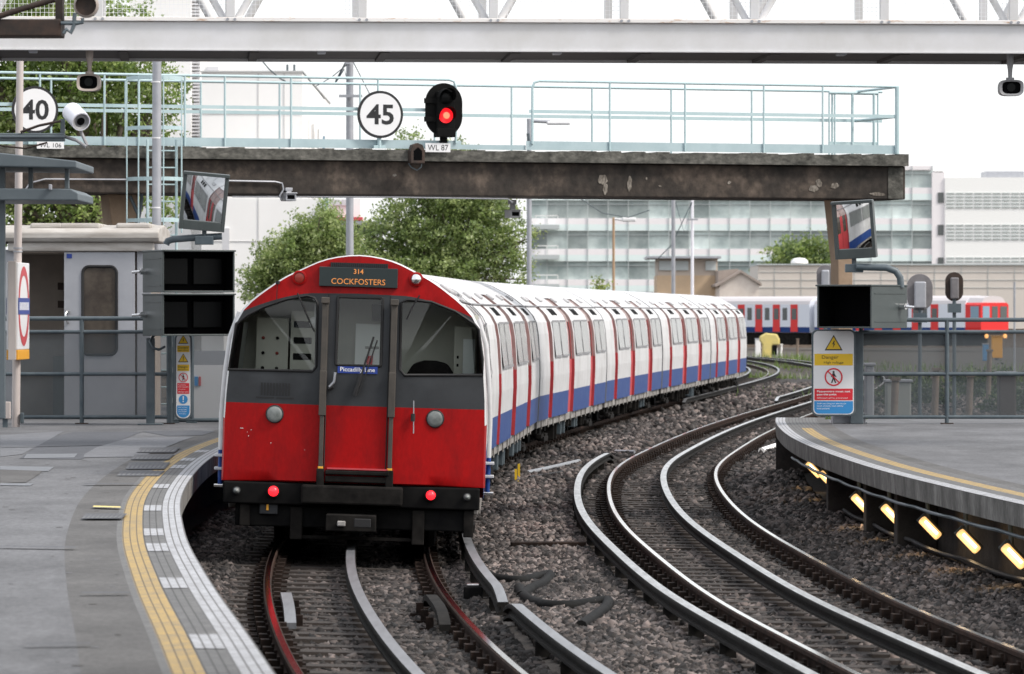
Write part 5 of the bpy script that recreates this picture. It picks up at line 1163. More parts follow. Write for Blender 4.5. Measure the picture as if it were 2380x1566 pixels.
wire('cable sagging across the glass office from gantry to poles', [P(1350, 462, 200), P(1400, 495, 200), P(1460, 505, 200), P(1510, 488, 200)], .02)
wire('crossed thin cable between the two right poles', [P(1570, 470, 190), P(1590, 540, 190), P(1608, 470, 190), P(1560, 570, 190), P(1530, 600, 190)], .02)

# fences with mesh infill at both platform ends
def fence(label, Y, x0, x1, posts, left_loop, m=M['fence']):
    k = Y / F; X0, X1 = P(x0, 0, Y).x, P(x1, 0, Y).x; c = thing('platform_fence', label, 'fence', ((X0 + X1) / 2, Y, HP_), group='tubular fences at the platform ends')
    z = lambda py: CH - (py - HY) * k
    def tb(name, pts, r=.03): mb = MB(); mb.tube(pts, r, 10); return mb.build(name, m, c, smooth=60, world=True)
    if left_loop: tb('top_rail', [(X0, Y, z(778)), (X0 + .01, Y, z(760)), (X0 + .06, Y, z(748)), (X0 + .16, Y, z(743)), (X1, Y, z(743))], .032)
    else: tb('top_rail', [(X0, Y, z(740)), (X1 - .08, Y, z(740)), (X1 - .015, Y, z(745)), (X1, Y, z(757)), (X1, Y, HP_)], .032)
    for py in (771, 869, 969): tb('rail', [(X0, Y, z(py)), (X1, Y, z(py))], .027)
    for px in posts: X = P(px, 0, Y).x; tb('post', [(X, Y, z(742)), (X, Y, HP_ + .0)], .032); mb = MB(); mb.bx(X - .09, X + .09, Y - .07, Y + .07, HP_, HP_ + .015); mb.build('base_plate', M['rust_dk'], c, world=True)
    mb = MB(); 
    for a, b in ((773, 867), (871, 967)): mb.quad((X0, Y + .02, z(b)), (X1, Y + .02, z(b)), (X1, Y + .02, z(a)), (X0, Y + .02, z(a)))
    mb.build('mesh_panel', M['fence_mesh'], c, world=True); return c
fence('long grey tubular fence with mesh in front of the white hut', 68.5, -160, 396, (-60, 190, 392), False)
c = fence('grey tubular fence with mesh at the end of the right platform', 68.5, 2000, 2620, (2201, 2500), True)
mb = MB(); X = P(1998, 0, 68.5).x; mb.bx(X - .14, X + .05, 68.44, 68.6, HP_, P(0, 770, 68.5).z); mb.build('gate_post', M['fence'], c, bevel=.01, world=True)
mb = MB(); mb.bx(P(1935, 0, 68.7).x, P(2012, 0, 68.7).x, 68.65, 69.1, HP_, P(0, 960, 68.7).z); mb.build('base_block', M['galv'], c, bevel=.01, world=True)
# gate frame left of the train, partly behind it
Y = 69.0; k = Y / F; z = lambda py: CH - (py - HY) * k
gt = thing('platform_gate', 'short grey gate with mesh between the long fence and the train', 'gate', (P(470, 0, Y).x, Y, HP_))
mb = MB(); xa, xb = P(402, 0, Y).x, P(428, 0, Y).x; mb.tube([(xa, Y, z(775)), (xa, Y, z(743)), (xa + .03, Y, z(738)), (xb - .03, Y, z(738)), (xb, Y, z(743)), (xb, Y, z(775))], .025, 8); mb.build('loop', M['fence'], gt, smooth=60, world=True)
xb = P(560, 0, Y).x
for py in (775, 976): mb = MB(); mb.tube([(xa, Y, z(py)), (xb, Y, z(py))], .032, 10); mb.build('rail', M['fence'], gt, smooth=60, world=True)
for px in (404, 446): mb = MB(); X = P(px, 0, Y).x; mb.tube([(X, Y, z(770)), (X, Y, HP_)], .03, 10); mb.bx(X - .08, X + .08, Y - .08, Y + .06, HP_, HP_ + .03); mb.build('post', M['fence'], gt, smooth=60, world=True)
mb = MB(); mb.quad((xa, Y + .02, z(974)), (xb, Y + .02, z(974)), (xb, Y + .02, z(777)), (xa, Y + .02, z(777))); mb.build('mesh_panel', M['fence_mesh'], gt, world=True)
for py in (800, 860, 930): mb = MB(); mb.box((P(398, 0, Y).x, Y, z(py)), (.05, .06, .08)); mb.build('hinge', M['galv'], gt, bevel=.006, world=True)
# white notice board behind the gate
q = thing('notice_board', 'low white board with a small blue and red sticker behind the gate', 'board', (P(490, 0, 71).x, 71, HP_))
a, b = P(446, 958, 71), P(600, 848, 71); mb = MB(); mb.bx(a.x, b.x, 71, 71.05, HP_, b.z); mb.build('panel', M['sign_white'], q, world=True)
a, b = P(446, 848, 71), P(600, 815, 71); mb = MB(); mb.bx(a.x, b.x, 71, 71.2, a.z, b.z); mb.build('top_band', M['hut'], q, world=True)
for x0, x1, m in ((452, 460, 's_blue'), (462, 467, 'roundel_red')): a, b = P(x0, 896, 71), P(x1, 875, 71); mb = MB(); mb.bx(a.x, b.x, 70.98, 71, a.z, b.z); mb.build('sticker', M[m], q, world=True)

# safety signs
def sign_geo(t, W, H, rad, items):
    mb = MB(); mb.prism(rrect(-W / 2 - .025, W / 2 + .025, -.025, H + .025, rad + .02, 6), 0, .035); mb.build('frame', M['fence'], t, bevel=.006)
    mb = MB(); mb.prism(rrect(-W / 2, W / 2, 0, H, rad, 6), -.006, .001); mb.build('face', M['sign_white'], t)
    fa = lambda e: (lambda x, z: (x, -.006 - e, z))
    lp = rrect(-W / 2 + .012, W / 2 - .012, .012, H - .012, rad, 6)
    for it in items:
        kd = it[0]
        if kd == 'band':
            _, z0, z1, m = it; mb = MB(); pl = [(min(max(x, -W / 2 + .015), W / 2 - .015), min(max(z, z0), z1)) for x, z in (lp if z0 < rad else rrect(-W / 2 + .015, W / 2 - .015, z0, z1, .004, 1))]
            if z0 < rad: pl = [p for p in lp if p[1] < z1] ; a = [p for p in pl]; a.sort(key=lambda p: math.atan2(p[1] - z1 * .6, p[0])); pl = [(lp and -W / 2 + .012, z1)] and a + []; pl = [(W / 2 - .012, z1), (-W / 2 + .012, z1)] + [p for p in lp if p[1] < z1 - 1e-6]
            mb.add([fa(.002)(*p) for p in pl], [tuple(range(len(pl)))]); mb.build('panel', M[m], t)
        elif kd == 'text':
            _, s, x, z, h, wd, m, bd = it; mb = MB(); text(mb, s, x, z, fa(.004), h=h, wid=wd, bold=bd); mb.build('lettering', M[m], t)
        elif kd == 'tri':
            _, z, s, sym = it; mb = MB(); tri = lambda q: [fa(.002 + (.001 if q < 1 else 0))(x * s * q, z + zz * s * q) for x, zz in ((-.5, -.36), (.5, -.36), (0, .5))]
            mb.add(tri(1.0), [(0, 1, 2)], 0); mb.add([(x, y - .001, zz) for x, y, zz in tri(.8)], [(0, 1, 2)], 1)
            if sym == 'bolt': pl = [(.02, .26), (-.09, .0), (-.0, .02), (-.05, -.26), (.09, .06), (.01, .05), (.07, .24)]; mb.add([fa(.006)(x * s * .95, z + zz * s * .8 - .03 * s) for x, zz in pl], [tuple(range(7))], 0)
            else: mb.add([fa(.006)(x * s, z + zz * s) for x, zz in ((-.04, .22), (.04, .22), (.025, -.1), (-.025, -.1))], [(0, 1, 2, 3)], 0); mb.add([fa(.006)(x, zz) for x, zz in circle(0, z - .2 * s, .04 * s, 10)], [tuple(range(10))], 0)
            mb.build('warning_triangle', [M['sign_black'], M['yellow']], t)
        elif kd == 'nowalk':
            _, z, r = it; mb = MB(); n = 32; V = []
            for q in range(n): an = 2 * math.pi * q / n; V += [fa(.005)(r * math.cos(an), z + r * math.sin(an)), fa(.005)(r * .84 * math.cos(an), z + r * .84 * math.sin(an))]
            mb.add(V, [(2 * q, 2 * q + 1, (2 * q + 3) % (2 * n), (2 * q + 2) % (2 * n)) for q in range(n)], 0)
            cs, sn = math.cos(R(-45)), math.sin(R(-45)); mb.add([fa(.0055)(a * cs - b * sn, z + a * sn + b * cs) for a, b in ((-r * .9, -r * .07), (r * .9, -r * .07), (r * .9, r * .07), (-r * .9, r * .07))], [(0, 1, 2, 3)], 0)
            mb.add([fa(.003)(x, zz) for x, zz in circle(.0, z + r * .56, r * .12, 12)], [tuple(range(12))], 1)
            def limb(a, b, w_): d = (Vector(b) - Vector(a)).normalized(); p_ = Vector((-d.y, d.x)) * w_; mb.add([fa(.003)(r * (q[0]), z + r * q[1]) for q in (Vector(a) + p_, Vector(b) + p_, Vector(b) - p_, Vector(a) - p_)], [(0, 1, 2, 3)], 1)
            limb((.0, .42), (-.02, -.1), .13); limb((-.02, -.08), (-.22, -.66), .07); limb((.0, -.08), (.22, -.66), .07); limb((.05, .36), (.28, -.02), .05); limb((-.05, .36), (-.26, .0), .05)
            mb.build('no_walking_symbol', [M['s_red'], M['sign_black']], t)
        elif kd == 'bang':
            _, z, r = it; mb = MB(); mb.add([fa(.003)(x, zz) for x, zz in circle(0, z, r, 28)], [tuple(range(28))], 0); mb.add([fa(.005)(x * r, z + zz * r) for x, zz in ((-.14, .7), (.14, .7), (.09, -.2), (-.09, -.2))], [(0, 1, 2, 3)], 1); mb.add([fa(.005)(x, zz) for x, zz in circle(0, z - r * .48, r * .15, 10)], [tuple(range(10))], 1); mb.build('mandatory_symbol', [M['s_blue'], M['white_txt']], t)
Y = 68.2; k = Y / F; W, H = 94 * k, 194 * k
t = thing('safety_sign', 'wide white danger high voltage sign on the right platform fence', 'safety sign', (P(1937.5, 962, Y).x, Y, P(0, 963, Y).z), 0, 'danger signs at the platform ends'); hz = lambda py: (963 - py) * k
sign_geo(t, W, H, .07, [('tri', hz(799), 42 * k, 'bolt'), ('band', hz(849), hz(822), 'yellow'), ('text', 'Danger', -.05, hz(831), .062, .24, 'sign_black', .0), ('text', 'High voltage', .0, hz(843), .045, .28, 'sign_black', 0), ('nowalk', hz(876), 21 * k),
     ('band', hz(930), hz(903), 's_red'), ('text', 'Passengers must not', .0, hz(910), .036, .48, 'white_txt', .02), ('text', 'pass this point', -.1, hz(917), .036, .28, 'white_txt', .02), ('text', 'Offenders will be prosecuted', -.02, hz(925), .026, .44, 'white_txt', 0),
     ('band', .012, hz(932), 's_blue'), ('text', 'Staff working on the track', -.03, hz(938), .026, .42, 'white_txt', 0), ('text', 'must comply with safety', -.05, hz(943.5), .026, .38, 'white_txt', 0), ('text', 'instructions', -.15, hz(949), .024, .18, 'white_txt', 0)])
Y = 68.3; k = Y / F; W, H = 33 * k, 196 * k
t = thing('safety_sign', 'narrow white strip of danger pictograms on the left gate post', 'safety sign', (P(426, 972, Y).x, Y, P(0, 972, Y).z), 0, 'danger signs at the platform ends'); hz = lambda py: (972 - py) * k
sign_geo(t, W, H, .085, [('tri', hz(790), 24 * k, 'bolt'), ('band', hz(818), hz(803), 'yellow'), ('text', 'Danger', 0, hz(808.5), .04, .15, 'sign_black', 0), ('text', 'High voltage', 0, hz(814.5), .02, .15, 'sign_black', 0), ('tri', hz(833), 24 * k, 'bang'), ('band', hz(862), hz(847), 'yellow'), ('text', 'Danger', 0, hz(853), .04, .15, 'sign_black', 0), ('text', 'Moving trains', 0, hz(859), .02, .15, 'sign_black', 0),
     ('nowalk', hz(877), 11 * k), ('band', hz(915), hz(890), 's_red'), ('text', 'Passengers', -.02, hz(894.5), .02, .11, 'white_txt', 0), ('text', 'must not pass', 0, hz(899.5), .02, .15, 'white_txt', 0), ('text', 'this point', -.02, hz(904.5), .02, .1, 'white_txt', 0), ('text', 'Offenders will be', 0, hz(910.5), .02, .15, 'white_txt', 0),
     ('bang', hz(928), 10.5 * k), ('band', .012, hz(942), 's_blue'), ('text', 'Staff working', -.01, hz(946.5), .02, .13, 'white_txt', 0), ('text', 'on the track', -.01, hz(951.5), .02, .12, 'white_txt', 0), ('text', 'must comply', -.01, hz(956.5), .02, .12, 'white_txt', 0), ('text', 'with safety', -.01, hz(961.5), .02, .1, 'white_txt', 0)])

# white hut with sliding door
Yh = 71.5; k = Yh / F
ht = thing('platform_hut', 'white prefabricated staff hut with open doorway on the left platform', 'hut', (P(180, 980, Yh).x, Yh, HP_))
def hbox(name, x0, x1, y0, y1, d0, d1, m, bev=.01, floor=False):
    a, b = P(x0, y1, Yh), P(x1, y0, Yh); mb = MB(); mb.bx(a.x, b.x, Yh + d0, Yh + d1, HP_ if floor else a.z, b.z); return mb.build(name, M[m], ht, bevel=bev, world=True)
hbox('wall', -260, 44, 580, 970, .0, .1, 'hut', floor=True); hbox('wall', 318, 350, 580, 970, .0, .1, 'hut', floor=True)
hbox('lintel', 20, 358, 562, 584, -.10, .12, 'hut_roof', .02)
a, b = P(-260, 970, Yh), P(350, 580, Yh)
mb = MB(); mb.bx(a.x, b.x, Yh + 1.9, Yh + 2.0, HP_, b.z, 0); mb.bx(b.x - .08, b.x, Yh + .1, Yh + 1.9, HP_, b.z, 0); mb.bx(a.x, b.x, Yh + .1, Yh + 1.9, b.z - .05, b.z, 0); mb.build('wall', M['hut_in'], ht, world=True)
for y0, y1 in ((655, 672), (698, 715)): a_, b_ = P(112, y1, Yh), P(170, y0, Yh); mb = MB(); mb.bx(a_.x, b_.x, Yh + 1.5, Yh + 1.9, a_.z, b_.z); mb.build('shelf', M['wood_dk'], ht, world=True)
a_, b_ = P(140, 716, Yh), P(153, 702, Yh); mb = MB(); mb.bx(a_.x, b_.x, Yh + 1.45, Yh + 1.5, a_.z, b_.z); mb.build('socket', M['sign_white'], ht, world=True)
a_, b_ = P(105, 975, Yh), P(175, 830, Yh); mb = MB(); mb.bx(a_.x, b_.x, Yh + 1.2, Yh + 1.9, HP_, b_.z); mb.build('cupboard', M['cab_grey'], ht, world=True)
# roof, moulded with raised ribs, rounded eaves
z0 = P(0, 562, Yh).z; a_, b_ = P(-300, 0, Yh).x, P(372, 0, Yh).x
mb = MB(); pr = [(-.16, 0), (-.20, .06), (-.2, .14), (-.12, .2), (1.0, .27), (2.1, .2), (2.18, .14), (2.18, 0)]
mb.add([(x, Yh + y, z0 + z) for x in (a_, b_) for y, z in pr], [tuple(range(8)), tuple(reversed(range(8, 16)))] + [(j, (j + 1) % 8, 8 + (j + 1) % 8, 8 + j) for j in range(8)])
o = mb.build('roof', M['hut_roof'], ht, bevel=.02, world=True)
for x0, x1 in ((70, 145), (140, 232), (270, 350)): a2, b2 = P(x0, 0, Yh).x, P(x1, 0, Yh).x; mb = MB(); mb.bx(a2, b2, Yh + .0, Yh + 1.9, z0 + .2, z0 + .285); mb.build('roof_rib', M['hut_roof'], ht, bevel=.03, world=True)
# door leaf with rounded window
dz = lambda py: CH - (py - HY) * k; dx = lambda px: P(px, 0, Yh).x
mb = MB(); wn = rrect(dx(193), dx(272), dz(824), dz(619), .1, 6); dl = [(dx(150), HP_ + .06), (dx(314), HP_ + .06), (dx(314), dz(586)), (dx(150), dz(586))]
fill(mb, [dl, wn], lambda x, z: None if inside((x, z), wn) or not inside((x, z), dl) else 0, lambda x, z: (x, Yh - .06, z)); mb.add([(x, Yh + .0, z) for x, z in dl] + [(x, Yh - .06, z) for x, z in dl], [(j, (j + 1) % 4, 4 + (j + 1) % 4, 4 + j) for j in range(4)])
dr = mb.build('door', M['hut'], ht, world=True)
mb = MB(); mb.tube([(x, Yh - .062, z) for x, z in rrect(dx(193), dx(272), dz(824), dz(619), .1, 6)], .022, 6, 0, True); mb.build('window_gasket', M['blackrub'], dr, smooth=60, world=True)
mb = MB(); mb.add([(x, Yh - .05, z) for x, z in wn], [tuple(range(len(wn)))]); mb.build('window', M['dk_glass'], dr, world=True)
mb = MB(); mb.tube([(dx(158), Yh - .08, dz(722)), (dx(154), Yh - .14, dz(728)), (dx(155), Yh - .14, dz(742)), (dx(160), Yh - .08, dz(752))], .018, 8); mb.cyl((dx(160), Yh - .06, dz(725)), (dx(160), Yh - .09, dz(725)), .025, 10); mb.build('handle', M['chrome'], dr, smooth=60, world=True)
a_, b_ = P(156, 600, Yh), P(168, 590, Yh); mb = MB(); mb.bx(a_.x, b_.x, Yh - .068, Yh - .061, a_.z, b_.z); mb.build('sticker', M['line_blue'], dr, world=True)

# ------------------------------------------------------------------ monitor housings and platform mirrors
def monitor_box(label, px, py_c, wd, dep, hgt, Y, ang, nscreen):
    c = P(px, py_c, Y); t = thing('monitor_housing', label, 'monitor housing', (c.x, Y, c.z - hgt / 2), R(ang), 'driver monitor housings'); th = .025
    mb = MB(); w2 = wd / 2
    mb.bx(-w2, -w2 + th, 0, dep, 0, hgt); mb.bx(w2 - th, w2, 0, dep, 0, hgt); mb.bx(-w2 + th, w2 - th, dep - th, dep, 0, hgt); mb.bx(-w2 + th, w2 - th, .0, dep - th, 0, th); mb.bx(-w2 - .01, w2 + .01, -.03, dep, hgt, hgt + th)
    mb.build('shell', M['box_grey'], t, bevel=.006)
    mb = MB(); mb.bx(-w2 + th + .002, w2 - th - .002, dep * .45, dep * .47, th, hgt - .002); mb.bx(-w2 + th, -w2 + th + .003, .02, dep * .45, th, hgt); mb.bx(w2 - th - .003, w2 - th, .02, dep * .45, th, hgt); mb.build('liner', M['box_in'], t)
    for q in range(nscreen): x = -w2 + th + (wd - 2 * th) * (q + .5) / nscreen; mb = MB(); mb.bx(x - .2 * wd, x + .2 * wd, dep * .4, dep * .449, hgt * .2, hgt * .85); mb.build('screen', M['screen'], t, bevel=.01)
    for zz in (hgt * .82, hgt * .15): 
        for s in (-1, 1): mb = MB(); mb.bx(s * w2, s * (w2 + .008), .08, dep * .95, zz, zz + .012); mb.build('seam_strip', M['box_grey'], t)
    s = -1 if ang > 0 else 1
    mb = MB(); mb.cyl((s * w2, dep * .8, hgt * .52), (s * (w2 + .1), dep * .8, hgt * .52), .045, 12); mb.cyl((s * (w2 + .1), dep * .8, hgt * .52), (s * (w2 + .2), dep * .86, hgt * .5), .02, 8); mb.build('clamp', M['chrome'], t, smooth=50)
    return t
monitor_box('upper of two stacked dark grey monitor housings left of the train', 462, 632, 1.08, .93, .58, 67.2, 22, 2)
monitor_box('lower of two stacked dark grey monitor housings left of the train', 462, 733, 1.08, .93, .58, 67.2, 22, 2)
t = thing('monitor_post', 'grey post holding the two stacked monitor housings', 'post', (P(350, 980, 67.9).x, 67.9, HP_)); mb = MB(); mb.bx(-.06, .06, -.05, .05, 0, P(0, 784, 67.2).z - HP_ - .012); mb.bx(-.18, .18, -.15, .15, 0, .02); mb.build('column', M['fence'], t, bevel=.01)
mb = MB(); mb.tube([(.05, -.05, 1.28), (-.0, -.12, 1.2), (.05, -.14, 1.1), (.13, -.12, 1.08), (.2, -.02, 1.12)], .02, 8); mb.build('cable', M['fence'], t, smooth=60)
monitor_box('single dark grey monitor housing on the right platform', 1962, 714, .92, .97, .60, 67.6, -36, 0)
t = thing('monitor_post', 'grey post holding the right monitor housing', 'post', (P(1985, 980, 68.9).x, 68.9, HP_)); mb = MB(); mb.bx(-.09, .09, -.06, .06, 0, P(0, 767, 67.9).z - HP_ - .012); mb.bx(-.18, .18, -.15, .15, 0, .02); mb.build('column', M['fence'], t, bevel=.01)

def mirror(label, px, py, wd, hgt, Y, rz, rx, ry, chin, mount):
    c = P(px, py, Y); t = thing('platform_mirror', label, 'mirror', c, 0, 'platform mirrors above the monitor housings')
    E = Matrix.Rotation(R(rz), 4, 'Z') @ Matrix.Rotation(R(rx), 4, 'X') @ Matrix.Rotation(R(ry), 4, 'Y'); w2, h2 = wd / 2, hgt / 2
    def tr(mb): mb.v = [tuple(E @ Vector(q)) for q in mb.v]; return mb
    mb = MB(); b = .05; mb.bx(-w2, w2, .0, .07, -h2, h2); mb.bx(-w2, -w2 + b, -.06, 0, -h2, h2); mb.bx(w2 - b, w2, -.06, 0, -h2, h2); mb.bx(-w2 + b, w2 - b, -.06, 0, -h2, -h2 + chin); mb.bx(-w2 - .005, w2 + .005, -.1, 0, h2 - .03, h2 + .015); tr(mb).build('frame', M['box_grey'], t, bevel=.006)
    mb = MB(); n = 12; X0, X1, Z0, Z1 = -w2 + b, w2 - b, -h2 + chin, h2 - .03; V = []
    for i in range(n + 1):
        for j in range(n + 1):
            x = X0 + (X1 - X0) * i / n; zz = Z0 + (Z1 - Z0) * j / n; V.append((x, -.012 - .010 * (1 - ((2 * i / n - 1) ** 2 + (2 * j / n - 1) ** 2) / 2), zz))
    mb.add(V, [(i * (n + 1) + j, (i + 1) * (n + 1) + j, (i + 1) * (n + 1) + j + 1, i * (n + 1) + j + 1) for i in range(n) for j in range(n)]); tr(mb).build('mirror_glass', M['mirror'], t, smooth=80)
    mb = MB(); mb.tube([c + Vector((0, .1, -h2 + .1)), c + Vector((0, .08, -h2 - .14))], .035, 8); mb.box(c + Vector((0, .08, -h2 - .14)), (.26, .14, .12)); mb.build('clamp', M['fence'], t, bevel=.01, world=True)
    mb = MB(); mb.tube([Vector(q) for q in mount], .05, 12); mb.build('arm', M['fence'], t, smooth=60, world=True)
    return t
mirror('tilted convex mirror in a dark frame above the left monitor housings', 474, 469, .64, .80, 66.5, 7, 7, 5, .13, [P(386, 568, 66.6), P(390, 560, 66.6), P(402, 556, 66.6), P(440, 553, 66.6), P(516, 549, 66.6)])
mirror('tilted convex mirror in a dark frame above the right monitor housing', 1986, 534, .60, .82, 68, -16, 6, -3, .14, [P(1990, 620, 68), P(2060, 622, 68), P(2082, 630, 68), P(2092, 645, 68), P(2094, 668, 68)])

# ------------------------------------------------------------------ lamps, piers and cables below the edge of the right platform
ZLm = .2
for lab, px, py in (('under platform lamp farthest away at the platform tip', 1889.6, 1092), ('under platform lamp right beside the farthest one', 1921, 1115), ('half hidden under platform lamp behind the second pier', 1999.6, 1172), ('under platform lamp just left of the third pier', 2070, 1197),
                    ('first full under platform lamp right of the third pier', 2160, 1228), ('second nearest under platform lamp from the right edge', 2249, 1259), ('nearest under platform lamp at the right edge', 2354, 1294)):
    c = G(px, py, ZLm); t = thing('bulkhead_lamp', lab, 'lamp', c, 0, 'warm lamps below the platform edge'); tilt = Matrix.Rotation(R(46), 3, 'Y') @ Matrix.Rotation(R(-14), 3, 'X')
    def rb(mb): mb.v = [tuple(tilt @ Vector(q)) for q in mb.v]; return mb
    mb = MB(); mb.box((0, .03, .03), (.29, .05, .11)); rb(mb).build('base', M['fence'], t, bevel=.008); mb = MB(); mb.tube([(0, .04, .03), (-.02, .06, .36)], .022, 8); mb.build('stem', M['fence'], t)
    mb = MB(); mb.box((0, -.035, 0), (.26, .08, .085)); rb(mb).build('diffuser', M['lamp_warm'], t, bevel=.022)
    mb = MB(); mb.box((.0, -.078, 0), (.18, .008, .03)); rb(mb).build('tube', M['lamp_core'], t, bevel=.003)
    pl_ = bpy.data.lights.new('lamp_glow', 'POINT'); pl_.energy = 2.5; pl_.color = (1, .7, .38); pl_.shadow_soft_size = .06; po_ = bpy.data.objects.new('lamp_glow', pl_); C.objects.link(po_); po_.parent = t; po_.location = (-.06, -.22, -.05)
for lab, Y in (('dark brick pier under the right platform nearest to the tip', 57.6), ('middle dark brick pier under the right platform', 52.3), ('dark brick pier under the right platform, third from the tip', 49.1)):
    c = ER.off(Y, .465); tt = ER.tan(Y); mb = MB(); mb.box(c + Vector((0, 0, .05)), (.42, .3, .98), 0, Matrix.Rotation(-math.atan2(tt.x, tt.y), 3, 'Z')); tag(mb.build('brick_pier', M['dark_brick'], bevel=.015), lab, 'pier', 'piers below the right platform edge')
mb = MB(); mb.tube(ER.path(36, 62, .05, lambda Y: .47 - .012 * abs(math.sin(Y * 1.3)), .4), .018, 6); tag(mb.build('wall_cable', M['fence'], smooth=60), 'long cable clipped under the right platform coping above the lamps', 'cable')
for q in range(3):
    mb = MB(); mb.tube(ER.path(36, 56, .5 - .08 * q, lambda Y, q=q: -.06 + .045 * q - .025 * abs(math.sin(Y * .8 + q)), .4), .022, 6); tag(mb.build('wall_cable', M['blackrub'], smooth=60), ['lowest thick black cable along the foot of right platform wall', 'middle thick black cable along the foot of right platform wall', 'upper thick black cable along the foot of right platform wall'][q], 'cable', 'thick cables below the right platform')

# ------------------------------------------------------------------ buildings in the distance
def bbox(parent, name, x0, x1, y0, y1, Y, dep, m, bot=None, bev=0.0):
    a, b = P(x0, y1, Y), P(x1, y0, Y); mb = MB(); mb.bx(a.x, b.x, Y, Y + dep, a.z if bot is None else bot, b.z); return mb.build(name, M[m], parent, world=True, bevel=bev)
def bthing(name, label, px, Y, cat='building', group=None): return thing(name, label, cat, (P(px, 0, Y).x, Y, -.34), 0, group)
# white clad building on the left
Yw = 200; wb = bthing('white_building', 'white clad industrial building behind the left trees', 600, Yw)
bbox(wb, 'wall', 468, 703, 168, 700, Yw, 30, 'b_white', -.34); bbox(wb, 'parapet', 466, 705, 164, 168, Yw - .1, 30.3, 'b_joint')
mb = MB()
for py in (188, 264, 358, 560, 655): a, b = P(469, py + 1, Yw), P(702, py, Yw); mb.bx(a.x, b.x, Yw - .03, Yw, a.z, b.z)
for px in (600, 660): a, b = P(px, 700, Yw), P(px + 1.2, 170, Yw); mb.bx(a.x, b.x, Yw - .03, Yw, a.z, b.z)
mb.build('panel_joint', M['b_joint'], wb, world=True)
mb = MB(); a = [P(x, y, Yw - 1) for x, y in ((466, 140), (530, 142), (620, 168), (466, 168))]; mb.prism([(q.x, q.z) for q in a], Yw + 1, Yw + 12); mb.build('roof', M['b_white'], wb, world=True)
a, b = P(478, 166, Yw), P(505, 152, Yw); mb = MB(); mb.bx(a.x, b.x, Yw + .9, Yw + 1, a.z, b.z); mb.build('window', M['louvre'], wb, world=True)
for px in (668, 684): mb = MB(); mb.tube([P(px, 168, Yw + 1), P(px, 150, Yw + 1)], .05, 6); mb.build('roof_pipe', M['fence'], wb, world=True)
bbox(wb, 'annex', 520, 762, 462, 700, Yw - 6, 5, 'b_white', -.34)
mb = MB()
for py in (560, 658): a, b = P(521, py + 1, Yw - 6), P(760, py, Yw - 6); mb.bx(a.x, b.x, Yw - 6.03, Yw - 6, a.z, b.z)
a, b = P(600, 700, Yw - 6), P(601.2, 462, Yw - 6); mb.bx(a.x, b.x, Yw - 6.03, Yw - 6, a.z, b.z); mb.build('panel_joint', M['b_joint'], wb, world=True)
bbox(wb, 'corner_post', 757, 763, 455, 560, Yw - 6.3, .3, 'b_bluepost')
for q, (px, py) in enumerate(((705, 272), (715, 278), (726, 288), (738, 300), (750, 316))): bbox(wb, 'fin', px, px + (5 if q == 4 else 3), py, 470, Yw + 3 + q * 3, .4, 'b_bluepost' if q in (0, 4) else 'b_joint', bev=0)
for x0, x1 in ((516, 533),): bbox(wb, 'window', x0, x1, 530, 650, Yw - 6.1, .2, 'louvre')
# louvred tower further left
lt = bthing('louvred_tower', 'pale tower with a stack of louvres behind the left tree', 430, 225); bbox(lt, 'wall', 300, 444, -80, 700, 225, 10, 'b_white', -.34); bbox(lt, 'wall', 444, 466, -80, 700, 226, 9, 'b_white', -.34)
mb = MB(); py = -40
while py < 420: a, b = P(446, py + 4, 225.8), P(465, py, 225.8); mb.bx(a.x, b.x, 225.6, 226, a.z, b.z); py += 8
mb.build('louvre', M['louvre'], lt, world=True)
# house between the trees
hs = bthing('brick_house', 'pinkish house with dark window band between the trees', 810, 175); bbox(hs, 'wall', 764, 838, 462, 700, 175, 6, 'b_white', -.34); bbox(hs, 'eaves', 764, 842, 504, 512, 174.5, 1, 'roundel_red'); bbox(hs, 'window', 772, 790, 463, 477, 174.9, .1, 'louvre'); bbox(hs, 'window', 795, 815, 463, 477, 174.9, .1, 'louvre')
bbox(hs, 'roof', 780, 905, 514, 522, 173.5, 2, 'galv'); bbox(hs, 'window_band', 784, 900, 522, 545, 174, 1, 'd_win')
# glass office
Yo = 520; ob = bthing('office_building', 'long pale glass office building with banded floors', 1700, Yo); xs = [1225 + 47.1 * q for q in range(21)]
bbox(ob, 'core', 1225, 2166, 405, 712, Yo + .8, 18, 'off_span', -.34)
fl = 0
for y0 in (394, 465, 536, 607, 678):                                          # top of each window band
    bbox(ob, 'spandrel', 1225, 2166, y0 + 42, y0 + 56, Yo, .8, 'off_span'); bbox(ob, 'teal_band', 1225, 2166, y0 + 56, y0 + 71, Yo, .8, 'off_teal')
    if y0 == 394: bbox(ob, 'parapet', 1225, 2166, y0 - 9, y0 + 1, Yo, .8, 'off_span')
    for q in range(20):
        if y0 == 678: break
        bbox(ob, 'window', xs[q] + .6, xs[q + 1] - .6, y0, y0 + 42, Yo + .35, .3, 'off_glass')
    bbox(ob, 'transom', 1225, 2166, y0 + 9, y0 + 10.5, Yo + .2, .14, 'off_mull')
for x in xs: bbox(ob, 'mullion', x - .8, x + .8, 385, 712, Yo - .12, .11, 'off_mull')
for y0 in (514, 584, 652):                                                      # balconies on the left
    bbox(ob, 'balcony', 1240, 1300, y0 + 8, y0 + 18, Yo - 3, 2.8, 'off_mull'); bbox(ob, 'balcony_rail', 1243, 1298, y0 - 14, y0 - 12, Yo - 2.9, .15, 'off_louv')
    for x in (1245, 1270, 1296): bbox(ob, 'balcony_post', x, x + 1.5, y0 - 14, y0 + 8, Yo - 2.9, .15, 'off_louv')
bbox(ob, 'corner_bay', 2166, 2196, 400, 712, Yo - .2, 12, 'off_span', -.34)
